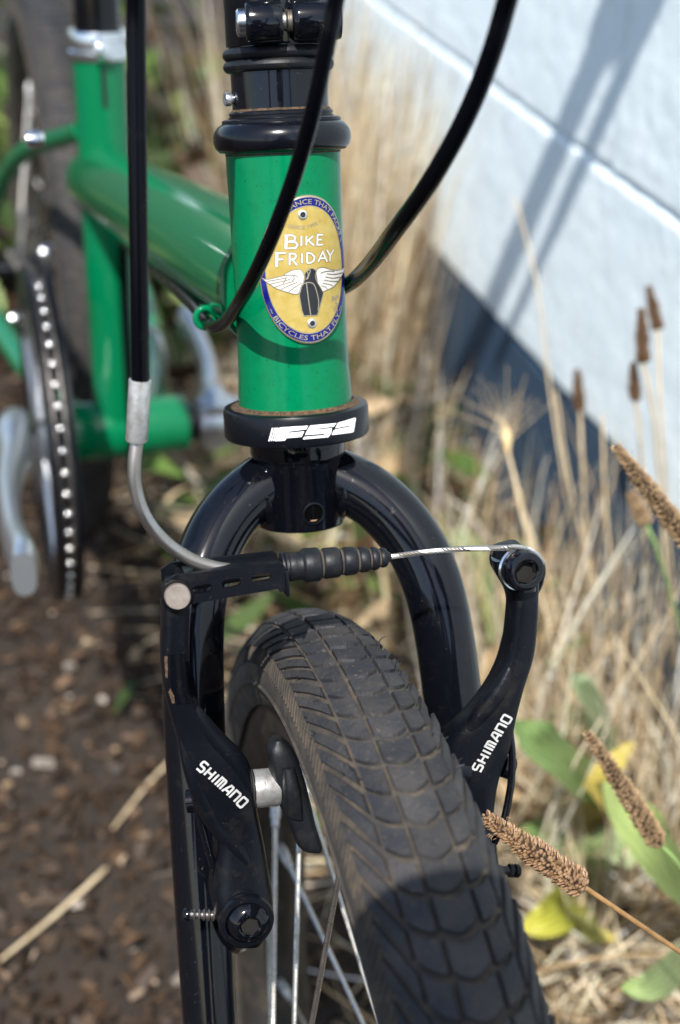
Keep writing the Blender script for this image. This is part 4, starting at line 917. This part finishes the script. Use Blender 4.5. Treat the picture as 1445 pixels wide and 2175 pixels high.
def GP(px, py): r = ray(px, py); return C0 + r*(CAMH/-r[2])            # where a line of sight meets the ground
b1 = GP(1330, 1760)
rosette(b1, 'plantain with a broad green leaf beside the brake arm', [(PD(1185, 1615, .80), PD(1085, 1535, .76), .036, (LG, DG)), (PD(1270, 1680, .83), PD(1345, 1575, .82), .022, ((.40, .34, .07), YL)), (PD(1255, 1500, .88), PD(1215, 1430, .86), .022, (PG, (.17, .23, .12)))])
b2 = GP(1500, 1990)
rosette(b2, 'plantain with a long pale green leaf at the right edge', [(PD(1385, 1800, .72), PD(1285, 1660, .74), .032, (LG, (.30, .36, .12))), (PD(1400, 2085, .74), PD(1320, 2098, .72), .018, (PG, LG))])
b3 = GP(1230, 1900)
rosette(b3, 'low plantain with narrow leaves behind the tyre', [(PD(1170, 1790, .92), PD(1100, 1765, .90), .030, (LG, DG)), (PD(1290, 1800, .90), PD(1345, 1840, .88), .030, (LG, PG)), (PD(1180, 1945, .86), PD(1105, 1975, .85), .028, ((.28, .33, .05), (.42, .38, .05))), (PD(1250, 1975, .86), PD(1310, 1995, .84), .014, (LG, YL)), (PD(1250, 1720, .95), PD(1285, 1660, .95), .020, ((.42, .36, .06), YL))])
b4 = GP(1120, 1640)
rosette(b4, 'small green weed leaves between fork and wall', [(PD(1010, 1180, 1.15), PD(960, 1160, 1.14), .018, (LG, DG)), (PD(1190, 1700, 1.0), PD(1230, 1735, .98), .02, (DG, LG)), (PD(1080, 1330, 1.1), PD(1040, 1290, 1.1), .016, (PG, LG))])
def seed_head(p0, p1, wd, stem, m, lab, ms='stem_brown', sr=.0008, n=420):
    """ribwort spike: p0 tip, p1 base; stem: points onward to the ground"""
    p0, p1 = np.asarray(p0), np.asarray(p1); foot = np.asarray(stem[-1]); e = empty('seed_head_stalk', foot, lab, 'seed head', 'dry plantain seed heads')
    ax = nrm(p1-p0); L_ = np.linalg.norm(p1-p0); u = nrm(np.cross(ax, [.2, .5, .7])); w = np.cross(ax, u); bits = []
    part('spike_core', tube(np.linspace(p0, p1, 6), [wd*.12, wd*.24, wd*.31, wd*.34, wd*.35, wd*.2], 10), 'seed_core', e)
    ico = bmesh.new(); bmesh.ops.create_icosphere(ico, subdivisions=1, radius=1); iV, iF = bm_out(ico)
    for k in range(n):
        t = (k+.5)/n; q = k*2.39996+rng.normal(0, .12); env = wd*.5*min(1, .42+1.1*t)*min(1, ((1-t)/.05)**.5+.25)*(1+rng.normal(0, .06)+.07*math.sin(t*13+n))
        o_ = u*math.cos(q)+w*math.sin(q); c_ = p0+ax*(L_*t+rng.normal(0, .0003))+o_*env*.84; sz = wd*rng.uniform(.09, .135)*(.75+.35*t)
        ln = nrm(o_*.75-ax*.6+u*rng.normal(0, .15)+w*rng.normal(0, .15)); s1 = nrm(np.cross(ln, ax)); s2 = np.cross(ln, s1)
        bits.append((c_ + (iV[:, :1]*s1*.9+iV[:, 1:2]*s2*.6+iV[:, 2:]*ln*1.6)*sz, iF))
    for k in range(n//6):
        t = rng.uniform(.03, .98); q = rng.uniform(0, 6.28); o_ = u*math.cos(q)+w*math.sin(q); b_ = p0+ax*L_*t+o_*wd*.42
        bits.append(tube(np.array([b_, b_+o_*wd*.10-ax*wd*.05, b_+o_*wd*rng.uniform(.12, .22)+ax*wd*rng.normal(0, .10)]), [wd*.016, wd*.012, wd*.008], 3, False))
    part('seed_spike', join(*bits), m, e, smooth=True)
    st = [np.asarray(s) for s in stem]; pts = [p1-ax*.001] + st[:-1]; a1, a2 = st[-2], st[-1]; dr_ = nrm(a1-pts[-2]); Ls = np.linalg.norm(a2-a1)
    for t in np.linspace(.12, 1, 8): h1 = a1+dr_*Ls*.5; pts.append(a1*(1-t)**2+2*t*(1-t)*h1+a2*t*t)
    part('stem', tube(spline(pts, 5), sr, 8), ms, e); return e
seed_head(PD(1030, 1735, .435), PD(1238, 1882, .44), .0080, [PD(1300, 1924, .445), PD(1362, 1966, .45), PD(1424, 2008, .456), PD(1486, 2050, .462), GP(1900, 2500)], 'seed_tan', 'sharp brown seed head poking out from behind the tyre', n=560)
seed_head(PD(1248, 1556, .54), PD(1400, 1792, .56), .0078, [PD(1450, 1850, .57), PD(1520, 1990, .62), GP(1620, 2200)], 'seed_gold', 'tan seed head leaning over the yellow leaf', 'stem_green', .0010, n=500)
seed_head(PD(1308, 948, .55), PD(1470, 1160, .57), .0080, [PD(1530, 1300, .60), PD(1600, 1700, .75), GP(1640, 1900)], 'seed_gold', 'fat tan seed head at the right edge against the wall', 'stem_green', .0010, n=500)
seed_head(PD(1340, 1045, .78), PD(1372, 1112, .78), .0085, [PD(1400, 1180, .79), PD(1450, 1350, .85), GP(1470, 1600)], 'seed_gold', 'blurred seed head just below the fat one', 'stem_green', .0010, 200)
seed_head(PD(1362, 655, .80), PD(1366, 770, .80), .0075, [PD(1390, 900, .82), PD(1410, 1150, .88), GP(1420, 1500)], 'seed_dark', 'upright brown seed head in front of the pale wall', 'stem_straw', .0010, 240)
seed_head(PD(1378, 608, .86), PD(1398, 700, .86), .0072, [PD(1405, 900, .88), PD(1425, 1200, .95), GP(1440, 1520)], 'seed_dark', 'highest brown seed head, tilted against the wall', 'stem_straw', .0010, 240)
seed_head(PD(1345, 770, .82), PD(1350, 850, .82), .0068, [PD(1362, 960, .84), PD(1372, 1200, .92), GP(1380, 1530)], 'seed_dark', 'short dark seed head below the upright one', 'stem_straw', .0009, 200)
seed_head(PD(1226, 785, .92), PD(1232, 872, .92), .0075, [PD(1238, 1000, .94), PD(1250, 1250, 1.0), GP(1262, 1480)], 'seed_dark', 'seed head standing alone above the dark blue band', 'stem_straw', .0011, 200)
def stalk(pts, r, lab):
    foot = np.asarray(pts[-1]); o = part('dry_stalk', tube(spline(pts, 8), np.linspace(r*.4, r*.68, 8*(len(pts)-1)+1), 8), 'stem_straw', origin=foot); tag(o, lab, 'stalk', 'single dry stalks'); return o
stalk([PD(1095, 420, 1.0), PD(1140, 600, 1.0), PD(1165, 800, 1.02), PD(1195, 1000, 1.03), PD(1225, 1200, 1.06), GP(1240, 1500)], .0016, 'long bleached stalk crossing the top edge of the dark band')
stalk([PD(1180, 830, .98), PD(1205, 1000, 1.0), PD(1240, 1150, 1.02), PD(1290, 1350, 1.05), GP(1330, 1560)], .0020, 'thick bleached stalk beside the dark blue band')
stalk([PD(1280, 880, .95), PD(1285, 1050, .96), PD(1300, 1250, 1.0), GP(1325, 1540)], .0018, 'pale stalk rising in front of the wall corner')
stalk([PD(1082, 970, .88), PD(1110, 1100, .88), PD(1150, 1260, .89), PD(1190, 1430, .91), PD(1240, 1530, .95), GP(1290, 1620)], .0014, 'dry stalk running down past the cable clamp')
stalk([PD(0, 2040, .92), PD(110, 1950, .95), PD(215, 1855, .98), PD(222, 1848, 1.0)], .0028, 'dry straw lying on the soil at the lower left')
stalk([PD(240, 1760, 1.02), PD(320, 1660, 1.06), PD(420, 1560, 1.1)], .0024, 'grey twig on the soil beside the fork leg')
stalk([PD(1090, 1880, .93), PD(1250, 1920, .93), PD(1445, 1990, .90), PD(1500, 2010, .89)], .0022, 'pale straw lying behind the sharp seed head')
stalk([PD(1200, 2175, .93), PD(1300, 1990, .93), PD(1420, 1880, .95)], .0026, 'bent straw slanting up at the lower right')
# bearded grass ear
ear_ = empty('grass_ear', GP(1150, 1500), 'pale bearded grass ear before the dark blue band', 'grass ear')
e0, e1 = PD(1072, 900, .88), PD(1080, 965, .88)
part('ear_body', tube(spline([e0, (e0+e1)/2, e1], 5), [.0008, .0014, .002, .0026, .003, .003, .0028, .0024, .0018, .0013, .0009], 10), 'awn', ear_)
part('awn', join(*[tube(np.array([(1-t)*(e1+(e0-e1)*w0)+t*PD(1070+math.sin(q)*L0, 925-math.cos(q)*L0, .88+dd) for t in (0, .5, 1)]), [.0002, .00015, .0001], 4) for q, w0, L0, dd in zip(np.linspace(-1.15, .95, 15), rng.uniform(.1, 1, 15), rng.uniform(80, 150, 15), rng.normal(0, .01, 15))]), 'awn', ear_)
part('stem', tube(spline([e1, PD(1110, 1080, .885), PD(1150, 1250, .92), GP(1150, 1500)], 8), .001, 8), 'stem_straw', ear_)

# ------------------------------------------------------------------ the photographer, crouching behind the lens: only the shade of lens and hood reaches the tyre
rig = empty('handheld_camera', tuple(C0+np.array([0, -.06, -.08])), 'black camera held upright in front of the bicycle', 'camera')
part('lens_hood', lathe([(.034, -.075), (.037, -.07), (.037, 0), (.045, .012), (.047, .050), (.0455, .050), (.043, .014), (.033, .004), (.033, -.06)], C0, cF, 48), 'black_satin', rig)
v, f = box(.088, .155, .05, .012, 3); part('camera_body', (v@np.stack([cR, cU, -cF], 1).T + C0 - cF*.095 + cU*.02, f), 'black_satin', rig)
def skin_body(name, joints, bones, m, label, cat):
    me = bpy.data.meshes.new(name); foot = np.array([joints[0][0][0], joints[0][0][1], 0.]); me.from_pydata([tuple(np.asarray(j[0])-foot) for j in joints], bones, []); me.update()
    o = bpy.data.objects.new(name, me); COL.objects.link(o); o.location = foot; ORG[o.name] = foot
    o.modifiers.new('skin', 'SKIN'); sk = me.skin_vertices[0].data
    for i, j in enumerate(joints): sk[i].radius = (j[1], j[2] if len(j) > 2 else j[1])
    sk[0].use_root = True; sb = o.modifiers.new('smooth', 'SUBSURF'); sb.levels = 1; sb.render_levels = 2; me.materials.append(MATS[m]); return tag(o, label, cat)
mat('dark_clothes', (.03, .032, .04), .9, col2=(.05, .05, .06), nscale=60)
J = [((0, -.56, .27), .15, .12), ((0, -.47, .42), .14, .11), ((0, -.36, .57), .17, .11), ((0, -.28, .66), .06), ((0, -.235, .72), .055), ((0, -.215, .80), .088, .10), ((0, -.21, .88), .07, .08),
     ((-.17, -.35, .60), .06), ((-.24, -.24, .46), .045), ((-.13, -.14, .60), .036), ((-.06, -.12, .69), .036), ((.17, -.35, .60), .06), ((.24, -.24, .46), .045), ((.13, -.15, .62), .036), ((.055, -.13, .74), .036),
     ((-.10, -.55, .24), .09), ((-.20, -.22, .30), .07), ((-.20, -.42, .06), .05), ((-.20, -.30, .035), .04), ((.10, -.55, .24), .09), ((.22, -.30, .08), .065), ((.20, -.62, .06), .05), ((.20, -.74, .05), .04)]
skin_body('person', J, [(0, 1), (1, 2), (2, 3), (3, 4), (4, 5), (5, 6), (2, 7), (7, 8), (8, 9), (9, 10), (2, 11), (11, 12), (12, 13), (13, 14), (0, 15), (15, 16), (16, 17), (17, 18), (0, 19), (19, 20), (20, 21), (21, 22)], 'dark_clothes', 'person in dark clothes crouching and holding a camera to the bicycle', 'person')
